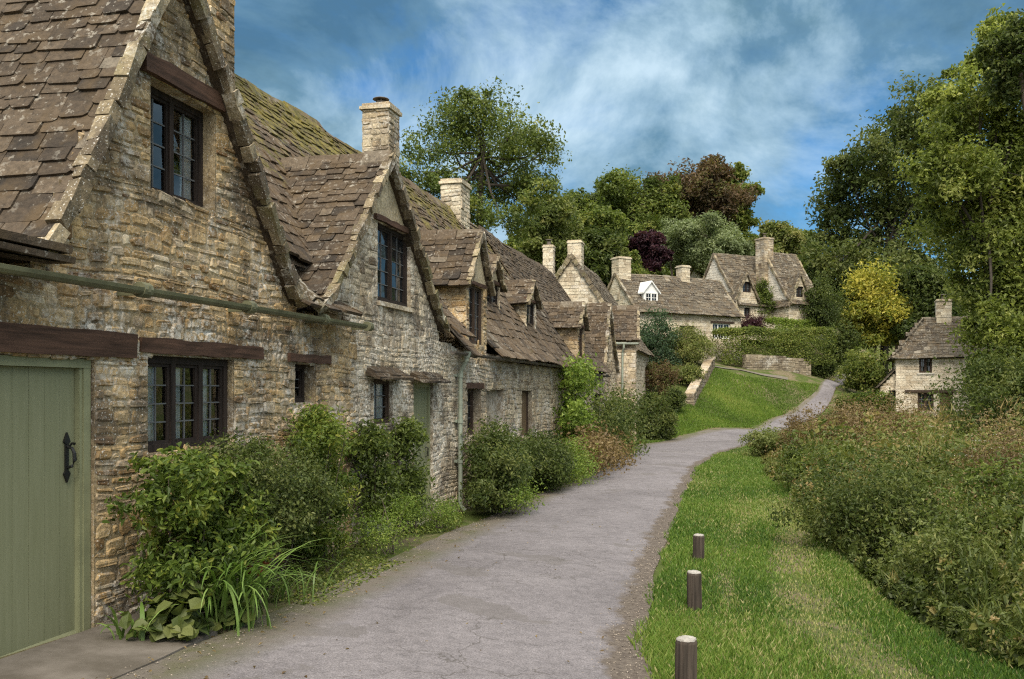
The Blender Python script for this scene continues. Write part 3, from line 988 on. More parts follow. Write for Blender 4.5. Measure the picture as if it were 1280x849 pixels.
def hood(parent, org, x0, x1, z, seed):
    rnd = random.Random(seed)
    mb = MB()
    for lay in range(3):
        x = x0 + lay * .02
        while x < x1 - .1:
            b = min(x + rnd.uniform(.3, .5), x1)
            o = rnd.uniform(-.02, .02)
            z0 = z + .035 * lay
            vs = [(x + .004, -.20 + .05 * lay + o, z0 - .03), (b - .004, -.20 + .05 * lay + o, z0 - .03), (b - .004, .02, z0 + .05), (x + .004, .02, z0 + .05)]
            vs += [(p, q, r + .034) for p, q, r in vs]
            vs = [(p + rnd.uniform(-.008, .008), q + rnd.uniform(-.012, .012), r + rnd.uniform(-.006, .006)) for p, q, r in vs]
            mb.add(vs, [(0, 1, 2, 3), (4, 5, 6, 7), (0, 1, 5, 4), (1, 2, 6, 5), (2, 3, 7, 6), (3, 0, 4, 7)], rnd.random() * .5)
            x = b
    return mb.build('hood', M['roof'], parent, org)
hood(B, orgB, wB[0] - .18, wB[1] + .22, wB[3] + .02, 3)
hood(B, orgB, dB[0] - .16, dB[1] + .22, dB[3] + .02, 4)
def board_door(parent, org, o, y, mat, frame_mat, n=6, seed=1, fw=.07, handle=True):
    mb = MB()
    x0, x1, z0, z1 = o
    rnd = random.Random(seed)
    for i in range(n):
        a, b = x0 + fw + (x1 - x0 - 2 * fw) * i / n, x0 + fw + (x1 - x0 - 2 * fw) * (i + 1) / n
        mb.box(a + .003, b - .003, y + rnd.uniform(0, .004), y + .045, z0 + .01, z1 - fw)
    mb.box(x0 + fw, x1 - fw, y + .03, y + .05, z0 + .01, z1 - fw)
    d = mb.build('door', M[mat], parent, org)
    f = MB()
    f.box(x0, x0 + fw, y - .03, y + .06, z0, z1); f.box(x1 - fw, x1, y - .03, y + .06, z0, z1); f.box(x0 + fw, x1 - fw, y - .03, y + .06, z1 - fw, z1)
    f.build('door_frame', M[frame_mat], d, org)
    if handle:
        h = MB()
        h.tube([(x1 - fw - .08, y - .005, z0 + .95), (x1 - fw - .08, y - .045, z0 + .96), (x1 - fw - .08, y - .045, z0 + 1.08), (x1 - fw - .08, y - .005, z0 + 1.09)], .01, 6)
        h.build('handle', M['iron'], d, org)
    return d
board_door(B, orgB, dB, .07, 'door', 'door_frame', 6, 3)
chimney(B, orgB, F(486, 0, 2.2)[0], F(499, 0, 2.2)[0], 2.2, 2.76, 3.6, F(486, 135, 2.2)[1], ('stone_c', 'mortar_c'), 51, 0, .17)

# ---- cottage C and D
def small_dormer(parent, org, x0, x1, yf, zs, ze, za, zmain, win, seed, stone=('stone_c', 'mortar_c'), lights=2, fmat='frame', plaster=True, rows=3, over=.09, zlow=None):
    """gabled dormer: cheeks, front with its window, slated roof that runs back into the main slope"""
    ym = lambda z: MAIN_E + (z - zmain) / (Z_RIDGE - zmain) * (MAIN_R - MAIN_E)
    yb = ym(ze) + .25
    mb = MB()
    zl = zlow if zlow is not None else zs
    xa = (x0 + x1) / 2
    stone_wall(mb, (x0, yb, 0), (0, -1, 0), (-1, 0, 0), [(0, zl), (yb - yf, zl), (yb - yf, ze + .03), (0, ze + .03)], (), (.09, .15), (.14, .36), .014, seed)
    stone_wall(mb, (x1, yf, 0), (0, 1, 0), (1, 0, 0), [(0, zl), (yb - yf, zl), (yb - yf, ze + .03), (0, ze + .03)], (), (.09, .15), (.14, .36), .014, seed + 1, 1)
    pf = [(x0, zl), (x1, zl), (x1, ze), (xa, za - .05), (x0, ze)]
    stone_wall(mb, (0, yf, 0), (1, 0, 0), (0, -1, 0), pf, [win, (x0 - 1, x1 + 1, win[3] + .04, 20)] if plaster else [win], (.07, .12), (.08, .25), .012, seed + 2)
    reveal(mb, win, .14, 1, (0, yf, 0))
    mats = [M[stone[0]], M[stone[1]], M['plaster']]
    if plaster:
        z = win[3] + .04
        if z < ze:
            mb.add([(x0, yf - .004, z), (x1, yf - .004, z), (x1, yf - .004, ze), (xa, yf - .004, za - .03), (x0, yf - .004, ze)], [(0, 1, 2, 3, 4)], .5, 2)
        else:
            k = (z - ze) / (za - ze)
            mb.add([(x0 + (xa - x0) * k, yf - .004, z), (x1 + (xa - x1) * k, yf - .004, z), (xa, yf - .004, za - .03)], [(0, 1, 2)], .5, 2)
    d = mb.build('dormer', mats, parent, org)
    gable_roof(d, org, x0 - over, xa, x1 + over, ze - over * (za - ze) / (xa - x0), za, ze - over * (za - ze) / (x1 - xa), yf - .1, ym(za) + .25, 'dormer_roof', seed, .05, 'roof', 'verge', (.16, .12), (.18, .36), .10, .075, .01, .15, fl=.4)
    window(parent, org, win[0], win[1], win[2], win[3], yf + .04, lights, rows, 2, fmat, .045, True, None, seed, None, .011)
    lintel(parent, org, win[0] - .1, win[1] + .1, win[3] + .003, win[3] + .07, seed, yf - .03, yf + .05)
    return d

C_, orgC = row_cottage('stone_cottage', 'grey rubble cottage with three small dormers, past the downpipe in the terraced row', 9.55)
sC1 = 19.5
wallC = MB()
oc = [(F(584, 0, 0)[0], F(601, 0, 0)[0], F(592, 545, 0)[1], F(592, 486, 0)[1]),
      (F(608, 0, 0)[0], F(629, 0, 0)[0], F(618, 540, 0)[1], F(618, 487, 0)[1]),
      (F(652, 0, 0)[0], F(665, 0, 0)[0], F(658, 545, 0)[1], F(658, 488, 0)[1])]
stone_wall(wallC, (0, 0, 0), (1, 0, 0), (0, -1, 0), [(9.55, -2.25), (sC1, -2.25), (sC1, .52), (9.55, .66)], oc, (.055, .12), (.09, .30), .012, 61)
for o in oc:
    reveal(wallC, o, .22)
wallC.quad((oc[1][0], .12, oc[1][2]), (oc[1][1], .12, oc[1][2]), (oc[1][1], .12, oc[1][3]), (oc[1][0], .12, oc[1][3]), .2, 1)
wallC.quad((9.55, 5, -2.2), (sC1, 5, -2.2), (sC1, 5, .6), (9.55, 5, .6), .5, 1)
wallC.build('wall', [M['stone_c'], M['mortar_c']], C_, orgC)
main_roof(C_, orgC, 9.57, sC1 - .02, .56, 43, 'roof_moss', [(10.0, 11.35)], moss=.75)
window(C_, orgC, *oc[0], .14, 1, 3, 2, 'frame_brown', .06, True, None, 8)
board_door(C_, orgC, oc[2], .12, 'board_brown', 'frame_brown', 4, 9, .05, False)
lintel(C_, orgC, oc[0][0] - .1, oc[0][1] + .12, oc[0][3] + .004, oc[0][3] + .10, 12, -.03)
c0, c1 = F(583, 0, .0)[0], F(608, 0, 0)[0]
small_dormer(C_, orgC, c0, c1, .0, .62, 1.86, 2.74, .56, (c0 + .16, c1 - .2, .80, 1.82), 71, ('stone_a', 'mortar_a'), 2, 'frame_brown', rows=4, zlow=.5)
d0, d1 = F(608, 0, .55)[0], F(624, 0, .55)[0]
small_dormer(C_, orgC, d0 - .05, d1 + .05, .55, 1.36, 2.20, 2.75, .56, (d0, d1, 1.42, 2.24), 74, lights=2, plaster=True)
e0, e1 = F(658, 0, .47)[0], F(669, 0, .47)[0]
small_dormer(C_, orgC, e0 - .05, e1 + .08, .47, 1.2, 2.10, 2.62, .56, (e0 + .03, e1, 1.30, 2.16), 78, lights=1, plaster=True)
chimney(C_, orgC, F(576, 0, 2.2)[0], F(587, 0, 2.2)[0], 2.2, 2.72, 3.6, F(576, 229, 2.2)[1], ('stone_far', 'mortar_far'), 55)
g2 = F(566, 439, -.2), F(706, 458, -.2)
gutter(C_, orgC, [(s, -.2, float(np.interp(s, [g2[0][0], g2[1][0]], [g2[0][1], g2[1][1]]))) for s in np.linspace(g2[0][0], sC1, 12)], .05, [9.9, 11.5, 13, 14.6, 16.2, 17.8, 19], 0.0, 'clay')
# downpipe beside the join with the whitewashed cottage
dp = MB()
ps, pz = F(578, 446, -.12)
zg = hz(*row(ps, -.12, 0)[:2])
dp.tube([(ps - .02, -.2, pz + .07), (ps - .02, -.2, pz - .06), (ps, -.10, pz - .22), (ps, -.085, pz - .32), (ps, -.085, -1.0), (ps, -.085, zg + .14), (ps, -.17, zg + .06)], .036, 10)
dp.tube([(ps - .02, -.2, pz + .08), (ps - .02, -.2, pz - .02)], [.075, .05], 10)
for z in (pz - .34, -.55, -1.2):
    dp.tube([(ps, -.085, z), (ps, -.085, z + .07)], .046, 10)
    dp.box(ps - .07, ps + .07, -.05, .0, z + .015, z + .055)
dp.build('downpipe', M['pipe'], C_, orgC)

D_, orgD = row_cottage('stone_cottage', 'creeper-hung cottage with a lone dormer and steep slated gable, fourth in the terraced row', sC1)
sD1 = 30.3
gg = (F(757, 466, -.1), F(763, 382, -.1), (29.9, .62))
wallD = MB()
od = [(F(742, 0, 0)[0], F(752, 0, 0)[0], -.9, -.15)]
stone_wall(wallD, (0, 0, 0), (1, 0, 0), (0, -1, 0), [(sC1, -2.3), (sD1, -2.3), (sD1, .5), (gg[2][0], .62), (gg[1][0], gg[1][1] - .05), (gg[0][0], .62), (gg[0][0] - .02, .50), (sC1, .50)], od, (.09, .16), (.15, .42), .016, 81)
reveal(wallD, od[0], .2)
end_wall(wallD, sD1, 1, .6, 83)
wallD.quad((sC1, 5, -2.2), (sD1, 5, -2.2), (sD1, 5, .6), (sC1, 5, .6), .5, 1)
wallD.build('wall', [M['stone_c'], M['mortar_c']], D_, orgD)
main_roof(D_, orgD, sC1, sD1, .54, 45, 'roof', [(gg[0][0], 31)], (False, True), moss=.3)
window(D_, orgD, *od[0], .12, 2, 3, 2, 'frame', .05, True, None, 18)
gable_roof(D_, orgD, gg[0][0], gg[1][0], gg[2][0], gg[0][1], gg[1][1], gg[2][1], -.1, 2.3, 'gable_roof', 16, .08, 'roof', 'verge', (.17, .13), (.2, .4), .13, .13, .012, .16)
h0 = F(722, 0, 0)[0]
small_dormer(D_, orgD, h0, h0 + 1.25, .0, .7, 1.86, 2.52, .54, (h0 + .22, h0 + 1.0, .95, 1.84), 88, ('stone_a', 'mortar_a'), 2, 'frame_brown', rows=3, zlow=.5)
gutter(D_, orgD, [(s, -.2, .47) for s in np.linspace(sC1, gg[0][0] + .2, 8)], .05, [20, 22, 24, 26], 0.0, 'clay')

# ---- the projecting wing H at the end of the row
angH = ROW_ANG + R(6.5)
HP = row(29.95, -.74, ZB - .1)
Hh = empty('stone_cottage', HP, angH)
tag(Hh, 'narrow stone wing with a side downpipe jutting out at the row end', 'cottage', ROWG)
orgH = (0, 0, ZB - .1)
wh = MB()
stone_wall(wh, (0, 3.6, 0), (0, -1, 0), (-1, 0, 0), [(0, -2.3), (3.6, -2.3), (3.6, 1.95), (0, 1.95)], (), (.09, .16), (.14, .4), .018, 91)
stone_wall(wh, (0, 0, 0), (1, 0, 0), (0, -1, 0), [(0, -2.3), (2.2, -2.3), (2.2, 1.95), (1.1, 3.12), (0, 1.95)], (), (.09, .16), (.14, .4), .018, 92)
stone_wall(wh, (2.2, 0, 0), (0, 1, 0), (1, 0, 0), [(0, -2.3), (3.6, -2.3), (3.6, 1.95), (0, 1.95)], (), (.1, .18), (.2, .4), .018, 93, 1)
wh.build('wall', [M['stone_c'], M['mortar_c']], Hh, orgH)
gable_roof(Hh, orgH, -.10, 1.1, 2.3, 1.84, 3.2, 1.84, -.12, 4.2, 'roof', 19, .05, 'roof', 'verge', (.17, .13), (.2, .38), .12, .12, .01, .15)
hp = MB()
hp.tube([(-.16, -.1, 1.74), (-.16, 1.5, 1.76), (-.16, 3.0, 1.78)], .045, 8)
hp.tube([(-.16, .45, 1.74), (-.16, .45, 1.6), (-.07, .50, 1.4), (-.07, .52, -2.0)], .04, 8)
hp.build('downpipe', M['pipe'], Hh, orgH)

# ---- the taller house I behind, gable end towards the camera
sI, zI = F(714, 320, 2.7)
I_, orgI = row_cottage('stone_cottage', 'taller cottage showing a pale stone gable end over the row end', sI)
wi = MB()
zEI = zI - 2.7 * 1.5
stone_wall(wi, (sI, 0, 0), (0, 1, 0), (-1, 0, 0), [(0, -2.2), (5.4, -2.2), (5.4, zEI), (2.7, zI - .06), (0, zEI)], (), (.12, .2), (.18, .45), .02, 95, 1)
stone_wall(wi, (sI, 0, 0), (1, 0, 0), (0, -1, 0), [(0, -2.2), (8, -2.2), (8, zEI), (0, zEI)], (), (.12, .2), (.18, .45), .02, 96, 1)
stone_wall(wi, (sI + 8, 0, 0), (0, 1, 0), (1, 0, 0), [(0, -2.2), (5.4, -2.2), (5.4, zEI), (2.7, zI - .06), (0, zEI)], (), (.12, .2), (.18, .45), .02, 97, 1)
wi.quad((sI, 5.4, -2.2), (sI + 8, 5.4, -2.2), (sI + 8, 5.4, zEI), (sI, 5.4, zEI), .5, 1)
wi.build('wall', [M['stone_far'], M['mortar_far']], I_, orgI)
fI = slope((0, -.15, zEI - .22), (0, 2.7, zI), (1, 0, 0), .08, .8, .02, 5)
gI = slope((0, 5.55, zEI - .22), (0, 2.7, zI), (1, 0, 0), .08, .8, .02, 5)
ri = MB()
for k, f in enumerate((fI, gI)):
    deck(ri, f, sI - .1, sI + 8.1)
    tiles(ri, f, sI - .12, sI + 8.1, .26, .16, (.24, .45), (.2, .36), .03, 101 + k)
    verge(ri, f, sI - .12, -1, 1, 103 + k, .2, .2, .08); verge(ri, f, sI + 8.1, 1, 1, 105 + k)
ridge(ri, fI, gI, sI - .1, sI + 8.1, 0, 9)
ri.build('roof', [M['roof_far'], M['verge']], I_, orgI)
ci = F(722, 310, 2.4)
chimney(I_, orgI, sI + .25, sI + .95, 2.3, 2.9, zI - 1.2, (CV - 307) / FOC * 41.5, ('stone_far', 'mortar_far'), 57, 1, None, .05, (.12, .18), (.2, .35))
ci = F(686, 310, 4.5)
chimney(I_, orgI, ci[0] - .2, ci[0] + .25, 4.25, 4.75, 2.6, ci[1], ('stone_far', 'mortar_far'), 58, 1, .3, .04, (.12, .18), (.2, .35))

# ================================================================== the houses up the hill
HILLG = 'cottages up the hill'

class Far:
    """a cottage in its own frame: x along the facade, y into the house, heights as seen from the camera"""
    def __init__(s, label, corner, ang, zb, name='stone_cottage', group=HILLG):
        s.c, s.a, s.zb = corner, R(ang), zb
        s.o = empty(name, (corner[0], corner[1], zb), s.a)
        s.org = (0, 0, zb)
        tag(s.o, label, 'cottage', group)
    def px(s, u, v):
        a = (u - CU) / FOC
        ex, ey = math.cos(s.a), math.sin(s.a)
        x = (a * s.c[1] - s.c[0]) / (ex - a * ey)
        Y = s.c[1] + ey * x
        return x, (CV - v) / FOC * Y
    def win(s, u0, u1, v0, v1):
        x0, zt = s.px(u0, v0)
        x1, zb = s.px(u1, v1)
        return (x0, x1, zb, zt)
    def body(s, L, D, ze, za, front=None, ops=(), stone=('stone_far', 'mortar_far'), gable=None, seed=1, zg=None):
        mb = MB()
        zb = s.zb - .6
        g = gable or stone
        mats = [M[stone[0]], M[stone[1]], M[g[0]], M[g[1]]]
        poly = front or [(0, zb), (L, zb), (L, ze), (0, ze)]
        stone_wall(mb, (0, 0, 0), (1, 0, 0), (0, -1, 0), poly, ops, (.12, .2), (.2, .5), .02, seed, 1)
        for o in ops: reveal(mb, o, .2)
        gp = [(0, zb), (D, zb), (D, ze), (D / 2, za - .08), (0, ze)]
        stone_wall(mb, (0, 0, 0), (0, 1, 0), (-1, 0, 0), gp, (), (.12, .2), (.2, .5), .02, seed + 1, 1, (2, 3))
        stone_wall(mb, (L, 0, 0), (0, 1, 0), (1, 0, 0), gp, (), (.12, .2), (.2, .5), .02, seed + 2, 1)
        mb.quad((0, D, zb), (L, D, zb), (L, D, ze), (0, D, ze), .5, 1)
        return mb.build('wall', mats, s.o, s.org)
    def roof(s, L, D, ze, za, seed=1, mat='roof_far', over=.18, gaps=(), ve=(True, True)):
        k = (za - ze) / (D / 2)
        f = slope((0, -over, ze - over * k), (0, D / 2, za), (1, 0, 0), .12, 1.2, .03, seed)
        g = slope((0, D + over, ze - over * k), (0, D / 2, za), (1, 0, 0), .12, 1.2, .03, seed)
        mb = MB()
        for i, q in enumerate((f, g)):
            deck(mb, q, -.05, L + .05)
            tiles(mb, q, -.1, L + .1, .30, .17, (.28, .55), (.22, .42), .035, seed * 3 + i, 0, (lambda u, v: v < .5 and any(a < u < b for a, b in gaps)) if i == 0 else None)
            if ve[0]: verge(mb, q, -.1, -1, 1, seed * 5 + i, .2, .16, .08, seg=(.3, .6))
            if ve[1]: verge(mb, q, L + .1, 1, 1, seed * 7 + i, .2, .16, .08, seg=(.3, .6))
        ridge(mb, f, g, -.1, L + .1, 0, seed, .5, .22)
        return mb.build('roof', [M[mat], M['verge']], s.o, s.org)
    def chim(s, x0, x1, y0, y1, z0, z1, seed=1, pot=None, stone=('stone_far', 'mortar_far')):
        return chimney(s.o, s.org, x0, x1, y0, y1, z0, z1, stone, seed, 1, pot, .06, (.13, .2), (.2, .4))
    def window(s, o, mat='frame', lights=2, rows=3, y=.1, seed=1, fw=.07):
        return window(s.o, s.org, o[0], o[1], o[2], o[3], y, lights, rows, 2, mat, fw, True, None, seed, None, .025)
    def wall_gable(s, x0, x1, zl, ze, za, win, depth, seed=1, stone=('stone_far', 'mortar_far'), lights=2, fmat='frame', over=.12, y0=-.02, name='dormer'):
        mb = MB()
        xa = (x0 + x1) / 2
        ops = [win] if win else []
        stone_wall(mb, (0, y0, 0), (1, 0, 0), (0, -1, 0), [(x0, zl), (x1, zl), (x1, ze), (xa, za - .08), (x0, ze)], ops, (.12, .18), (.15, .4), .02, seed, 1)
        for O, ex, en in (((x0, y0, 0), (0, 1, 0), (-1, 0, 0)), ((x1, y0, 0), (0, 1, 0), (1, 0, 0))):
            stone_wall(mb, O, ex, en, [(0, zl), (depth, zl), (depth, ze), (0, ze)], (), (.12, .18), (.15, .4), .02, seed + 1, 1)
        if win: reveal(mb, win, .15, 1, (0, y0, 0))
        d = mb.build(name, [M[stone[0]], M[stone[1]]], s.o, s.org)
        k = (za - ze) / (xa - x0)
        gable_roof(d, s.org, x0 - over, xa, x1 + over, ze - over * k, za, ze - over * k, y0 - .14, depth, 'dormer_roof', seed, .06, 'roof_far', 'verge', (.24, .18), (.24, .45), .15, .14, .01, .18)
        if win: s.window(win, fmat, lights, 3, y0 + .08, seed)
        return d

# J : long low cottage with the white dormer
n27 = (-math.sin(R(27)), math.cos(R(27)))
J = Far('long low hillside cottage with a small white dormer in its roof', (7.55, 55.0), 27, 2.3)
LJ, DJ, zeJ, zaJ = 8.1, 4.5, 4.80, 7.25
wJ = J.win(891, 913, 404, 424)
drJ = J.win(849, 868, 407, 440)
J.body(LJ, DJ, zeJ, zaJ, None, [wJ, drJ], seed=201, gable=('stone_far', 'mortar_far'))
J.roof(LJ, DJ, zeJ, zaJ, 203)
J.window(wJ, 'white_paint', 3, 2, .08, 5, .05)
board_door(J.o, J.org, drJ, .14, 'frame_brown', 'frame_brown', 5, 5, .07, False)
beam_mb(wJ[0] - .2, wJ[1] + .25, -.05, .1, wJ[3] + .01, wJ[3] + .14, 3).build('lintel', M['frame_brown'], J.o, J.org)
J.chim(-.05, .85, DJ / 2 - .4, DJ / 2 + .4, 5.6, (CV - 324) / FOC * 57, 205)
cx = 4.9
J.chim(cx, cx + .65, DJ / 2 - .3, DJ / 2 + .3, 6.4, (CV - 334) / FOC * 59, 206)
jg = J.px(817, 380)
jd = MB()
# white timber dormer with a small pointed roof
x0, x1 = J.px(807, 0)[0] + .25, J.px(825, 0)[0] + .25
yd = .55
z0, z1, z2 = 5.25, 6.02, 6.62
xa = (x0 + x1) / 2
jd.add([(x0, yd, z0), (x1, yd, z0), (x1, yd, z1), (xa, yd, z2), (x0, yd, z1), (x0, yd + 1.5, z0), (x1, yd + 1.5, z0), (x1, yd + 1.5, z1), (xa, yd + 1.5, z2), (x0, yd + 1.5, z1)],
       [(0, 1, 2, 3, 4), (0, 4, 9, 5), (1, 6, 7, 2)])
for sg, xe in ((-1, x0), (1, x1)):
    a, b = (xe + sg * .14, z1 - .12), (xa, z2 + .02)
    vs = [(a[0], yd - .12, a[1]), (b[0], yd - .12, b[1]), (b[0], yd + 1.6, b[1]), (a[0], yd + 1.6, a[1])]
    vs += [(p, q, r + .09) for p, q, r in vs]
    jd.add(vs, [(0, 1, 2, 3), (4, 5, 6, 7), (0, 1, 5, 4), (1, 2, 6, 5), (2, 3, 7, 6), (3, 0, 4, 7)], .5, 0)
jd.build('dormer', [M['white_paint']], J.o, J.org)
J.window((x0 + .08, x1 - .08, z0 + .12, z1 - .04), 'white_paint', 2, 2, yd - .062, 7, .05)

# K : pale gable, front gable with ivy
K = Far('hillside cottage with a bare pale gable end between long roof and tall chimney', (15.4, 61.8), 27, 4.0)
LK, DK, zeK, zaK = 5.0, 5.0, 5.95, 9.55
k0, k1 = K.px(919, 0)[0], K.px(946, 0)[0]
wK = K.win(928, 939, 352, 366)
wK2 = K.win(930, 938, 384, 398)
K.body(LK, DK, zeK, zaK, None, [wK2], seed=211, gable=('render_far', 'render_far'))
K.roof(LK, DK, zeK, zaK, 213, 'roof_far', .18, [(k0, k1)])
K.window(wK2, 'frame', 2, 3, .1, 3)
K.wall_gable(k0 + .02, k1, 5.6, 6.2, 7.98, wK, 2.4, 215)

L_ = Far('highest hillside cottage with a tall chimney on its pale gable, beside trees', (18.9, 61.8), 27, 4.5)
LL, DL, zeL, zaL = 2.9, 5.0, 6.0, 9.65
l0, l1 = L_.px(986, 0)[0], L_.px(1013, 0)[0]
wL = L_.win(995, 1004, 358, 372)
L_.body(LL, DL, zeL, zaL, None, [], seed=221, gable=('render_far', 'render_far'))
L_.roof(LL, DL, zeL, zaL, 223)
L_.wall_gable(l0, l1, 4.6, 5.9, 8.0, wL, 2.5, 225)
L_.chim(-.35, .45, DL / 2 - .45, DL / 2 + .45, 7.4, (CV - 300) / FOC * 64, 227, .35, ('stone_c', 'mortar_c'))

N_ = Far('small slated gable with pale wall peeping up behind the long low hillside roof', (15.98, 74.7), 27, 6.0)
N_.body(2.4, 3.0, 8.6, 10.3, seed=231, gable=('render_far', 'render_far'))
N_.roof(2.4, 3.0, 8.6, 10.3, 233)

# M : the cottage across the road on the right
Mh = Far('small stone cottage with a hipped slate roof under the big pale-green tree', (21.15, 50.0), -20, -2.0, group=None)
LM, DM, zeM, zaM = 6.2, 4.4, 1.80, 4.0
wM1 = Mh.win(1149, 1165, 444, 466)
wM2 = Mh.win(1147, 1167, 491, 514)
dM = Mh.win(1175, 1191, 490, 535)
mbm = MB()
stone_wall(mbm, (0, 0, 0), (1, 0, 0), (0, -1, 0), [(0, -2.4), (LM, -2.4), (LM, zeM), (0, zeM)], [wM1, wM2, dM], (.12, .19), (.2, .5), .02, 241, 1)
for o in (wM1, wM2, dM): reveal(mbm, o, .2)
for O, ex, en, ln in (((0, 0, 0), (0, 1, 0), (-1, 0, 0), DM), ((LM, 0, 0), (0, 1, 0), (1, 0, 0), DM)):
    stone_wall(mbm, O, ex, en, [(0, -2.4), (ln, -2.4), (ln, zeM), (0, zeM)], (), (.12, .19), (.2, .5), .02, 242, 1)
mbm.quad((0, DM, -2.4), (LM, DM, -2.4), (LM, DM, zeM), (0, DM, zeM), .5, 1)
mbm.build('wall', [M['stone_cream'], M['mortar_cream']], Mh.o, Mh.org)
rm = MB()
hipw = 1.55
km = (zaM - zeM) / (DM / 2)
fM = slope((0, -.2, zeM - .2 * km), (0, DM / 2, zaM), (1, 0, 0), .14, 1.1, .03, 3)
gM = slope((0, DM + .2, zeM - .2 * km), (0, DM / 2, zaM), (1, 0, 0), .14, 1.1, .03, 3)
for i, f in enumerate((fM, gM)):
    hx = lambda v: -.2 + (hipw + .2) * v / f.L
    tiles(rm, f, -.2, LM + .2, .28, .17, (.26, .5), (.22, .4), .035, 245 + i, 0, lambda u, v: u < hx(v) - .08 or u > LM + .0 - hx(v) + .08)
    rm.quad(f(-.15, 0, -.03), f(LM + .15, 0, -.03), f(LM - hipw, f.L, -.03), f(hipw, f.L, -.03))
eL = slope((-.2, 0, zeM - .2 * km), (hipw, 0, zaM), (0, 1, 0), .12, 1.1, .02, 5)
eR = slope((LM + .2, 0, zeM - .2 * km), (LM - hipw, 0, zaM), (0, 1, 0), .12, 1.1, .02, 5)
for i, f in enumerate((eL, eR)):
    hy = lambda v: -.2 + (DM / 2 + .2) * v / f.L
    tiles(rm, f, -.2, DM + .2, .28, .17, (.26, .5), (.22, .4), .035, 247 + i, 0, lambda u, v: u < hy(v) - .08 or u > DM - hy(v) + .08)
    rm.quad(f(-.15, 0, -.03), f(DM + .15, 0, -.03), f(DM / 2 + .01, f.L, -.03), f(DM / 2 - .01, f.L, -.03))
ridge(rm, fM, gM, hipw - .1, LM - hipw + .1, 0, 9, .5, .2)
for f in (fM, gM):
    for sg in (0, 1):
        for i in range(7):
            v0, v1 = f.L * i / 7, f.L * (i + 1) / 7 - .02
            q = lambda v: (-.2 + (hipw + .2) * v / f.L) if sg == 0 else LM + .2 - (hipw + .2) * v / f.L
            rm.tube([f(q(v0), v0, .06), f(q(v1), v1, .05)], .07, 6, random.Random(i).random(), 0)
rm.build('roof', [M['roof_far'], M['verge']], Mh.o, Mh.org)
Mh.window(wM1, 'frame_brown', 2, 3, .1, 3)
Mh.window(wM2, 'frame_brown', 2, 3, .1, 4)
board_door(Mh.o, Mh.org, dM, .14, 'board_brown', 'frame_brown', 5, 5, .07, True)
lx0, lz = Mh.px(1131, 487)
lx1, _ = Mh.px(1196, 487)
beam_mb(lx0, lx1, -.09, .05, wM2[3] + .015, wM2[3] + .15, 3).build('lintel', M['frame_brown'], Mh.o, Mh.org)
sm = MB(); sm.box(wM1[0] - .12, wM1[1] + .12, -.08, .05, wM1[2] - .09, wM1[2] - .01)
sm.build('sill', M['render_far'], Mh.o, Mh.org)
cxm = Mh.px(1161, 0)[0] + .55
Mh.chim(cxm, cxm + .75, DM / 2 - .35, DM / 2 + .4, 3.0, (CV - 378) / FOC * 51.5, 249, .3)
lt = MB()
lw = Mh.px(1101, 0)[0]
lo = Mh.win(1111, 1121, 488, 505)
stone_wall(lt, (0, .3, 0), (1, 0, 0), (0, -1, 0), [(lw, -2.4), (-.0, -2.4), (-.0, .95), (lw, .15)], [lo], (.12, .19), (.2, .45), .02, 251, 1)
reveal(lt, lo, .15, 1, (0, .3, 0))
stone_wall(lt, (lw, .3, 0), (0, 1, 0), (-1, 0, 0), [(0, -2.4), (3, -2.4), (3, .15), (0, .15)], (), (.12, .19), (.2, .45), .02, 252, 1)
leanto = lt.build('lean_to', [M['stone_cream'], M['mortar_cream']], Mh.o, Mh.org)
lrf = slope((lw - .15, 0, .1), (-.02, 0, 1.1), (0, 1, 0), 0, .8, .01, 3)
lr2 = MB()
deck(lr2, lrf, .2, 3.3)
tiles(lr2, lrf, .1, 3.3, .26, .2, (.26, .45), (.25, .4), .035, 253)
lr2.build('lean_to_roof', M['roof_far'], leanto, Mh.org)
window(Mh.o, Mh.org, lo[0], lo[1], lo[2], lo[3], .38, 1, 2, 2, 'frame', .05, True, None, 5, None, .02)
# ================================================================== ground, road, verge
def catmull(P, n):
    P = np.array(P, float)
    d = np.r_[0, np.cumsum(np.linalg.norm(np.diff(P, axis=0), axis=1))]
    t = np.linspace(0, d[-1], n)
    Q = np.stack([np.interp(t, d, P[:, k]) for k in range(P.shape[1])], 1)
    for _ in range(3):
        Q[1:-1] = .25 * Q[:-2] + .5 * Q[1:-1] + .25 * Q[2:]
    return Q

def vnoise(x, y, sc, seed=0):
    """cheap smooth noise, -1..1"""
    r = np.random.default_rng(seed)
    out = np.zeros_like(np.asarray(x, float))
    tot = 0
    for k in range(7):
        a = r.uniform(0, 2 * math.pi)
        f = sc * r.uniform(.5, 2.6)
        w = 1 / (.6 + f / sc)
        out = out + w * np.sin(x * f * math.cos(a) + y * f * math.sin(a) + r.uniform(0, 6.28))
        tot += w
    return out / tot * 1.6

def ground_mat(name, g1, g2, d1, d2, thr=(.45, .6), sc=.7):
    m, nt, b = newmat(name)
    vec = objvec(nt)
    g = mixc(nt, ramp(nt, noise(nt, vec, 3.5, 6, .65), [(.35, 0.0), (.65, 1.0)]), g1, g2)
    d = mixc(nt, ramp(nt, noise(nt, vec, 14, 6, .7), [(.35, 0.0), (.65, 1.0)]), d1, d2)
    c = mixc(nt, ramp(nt, noise(nt, vec, sc, 7, .68, .4), [(thr[0], 0.0), (thr[1], 1.0)]), g, d)
    nt.links.new(c, b.inputs['Base Color'])
    b.inputs['Roughness'].default_value = .97
    b.inputs['Specular IOR Level'].default_value = .1
    bump(nt, b, noise(nt, vec, 30, 5, .7), .8, .03)
    return m

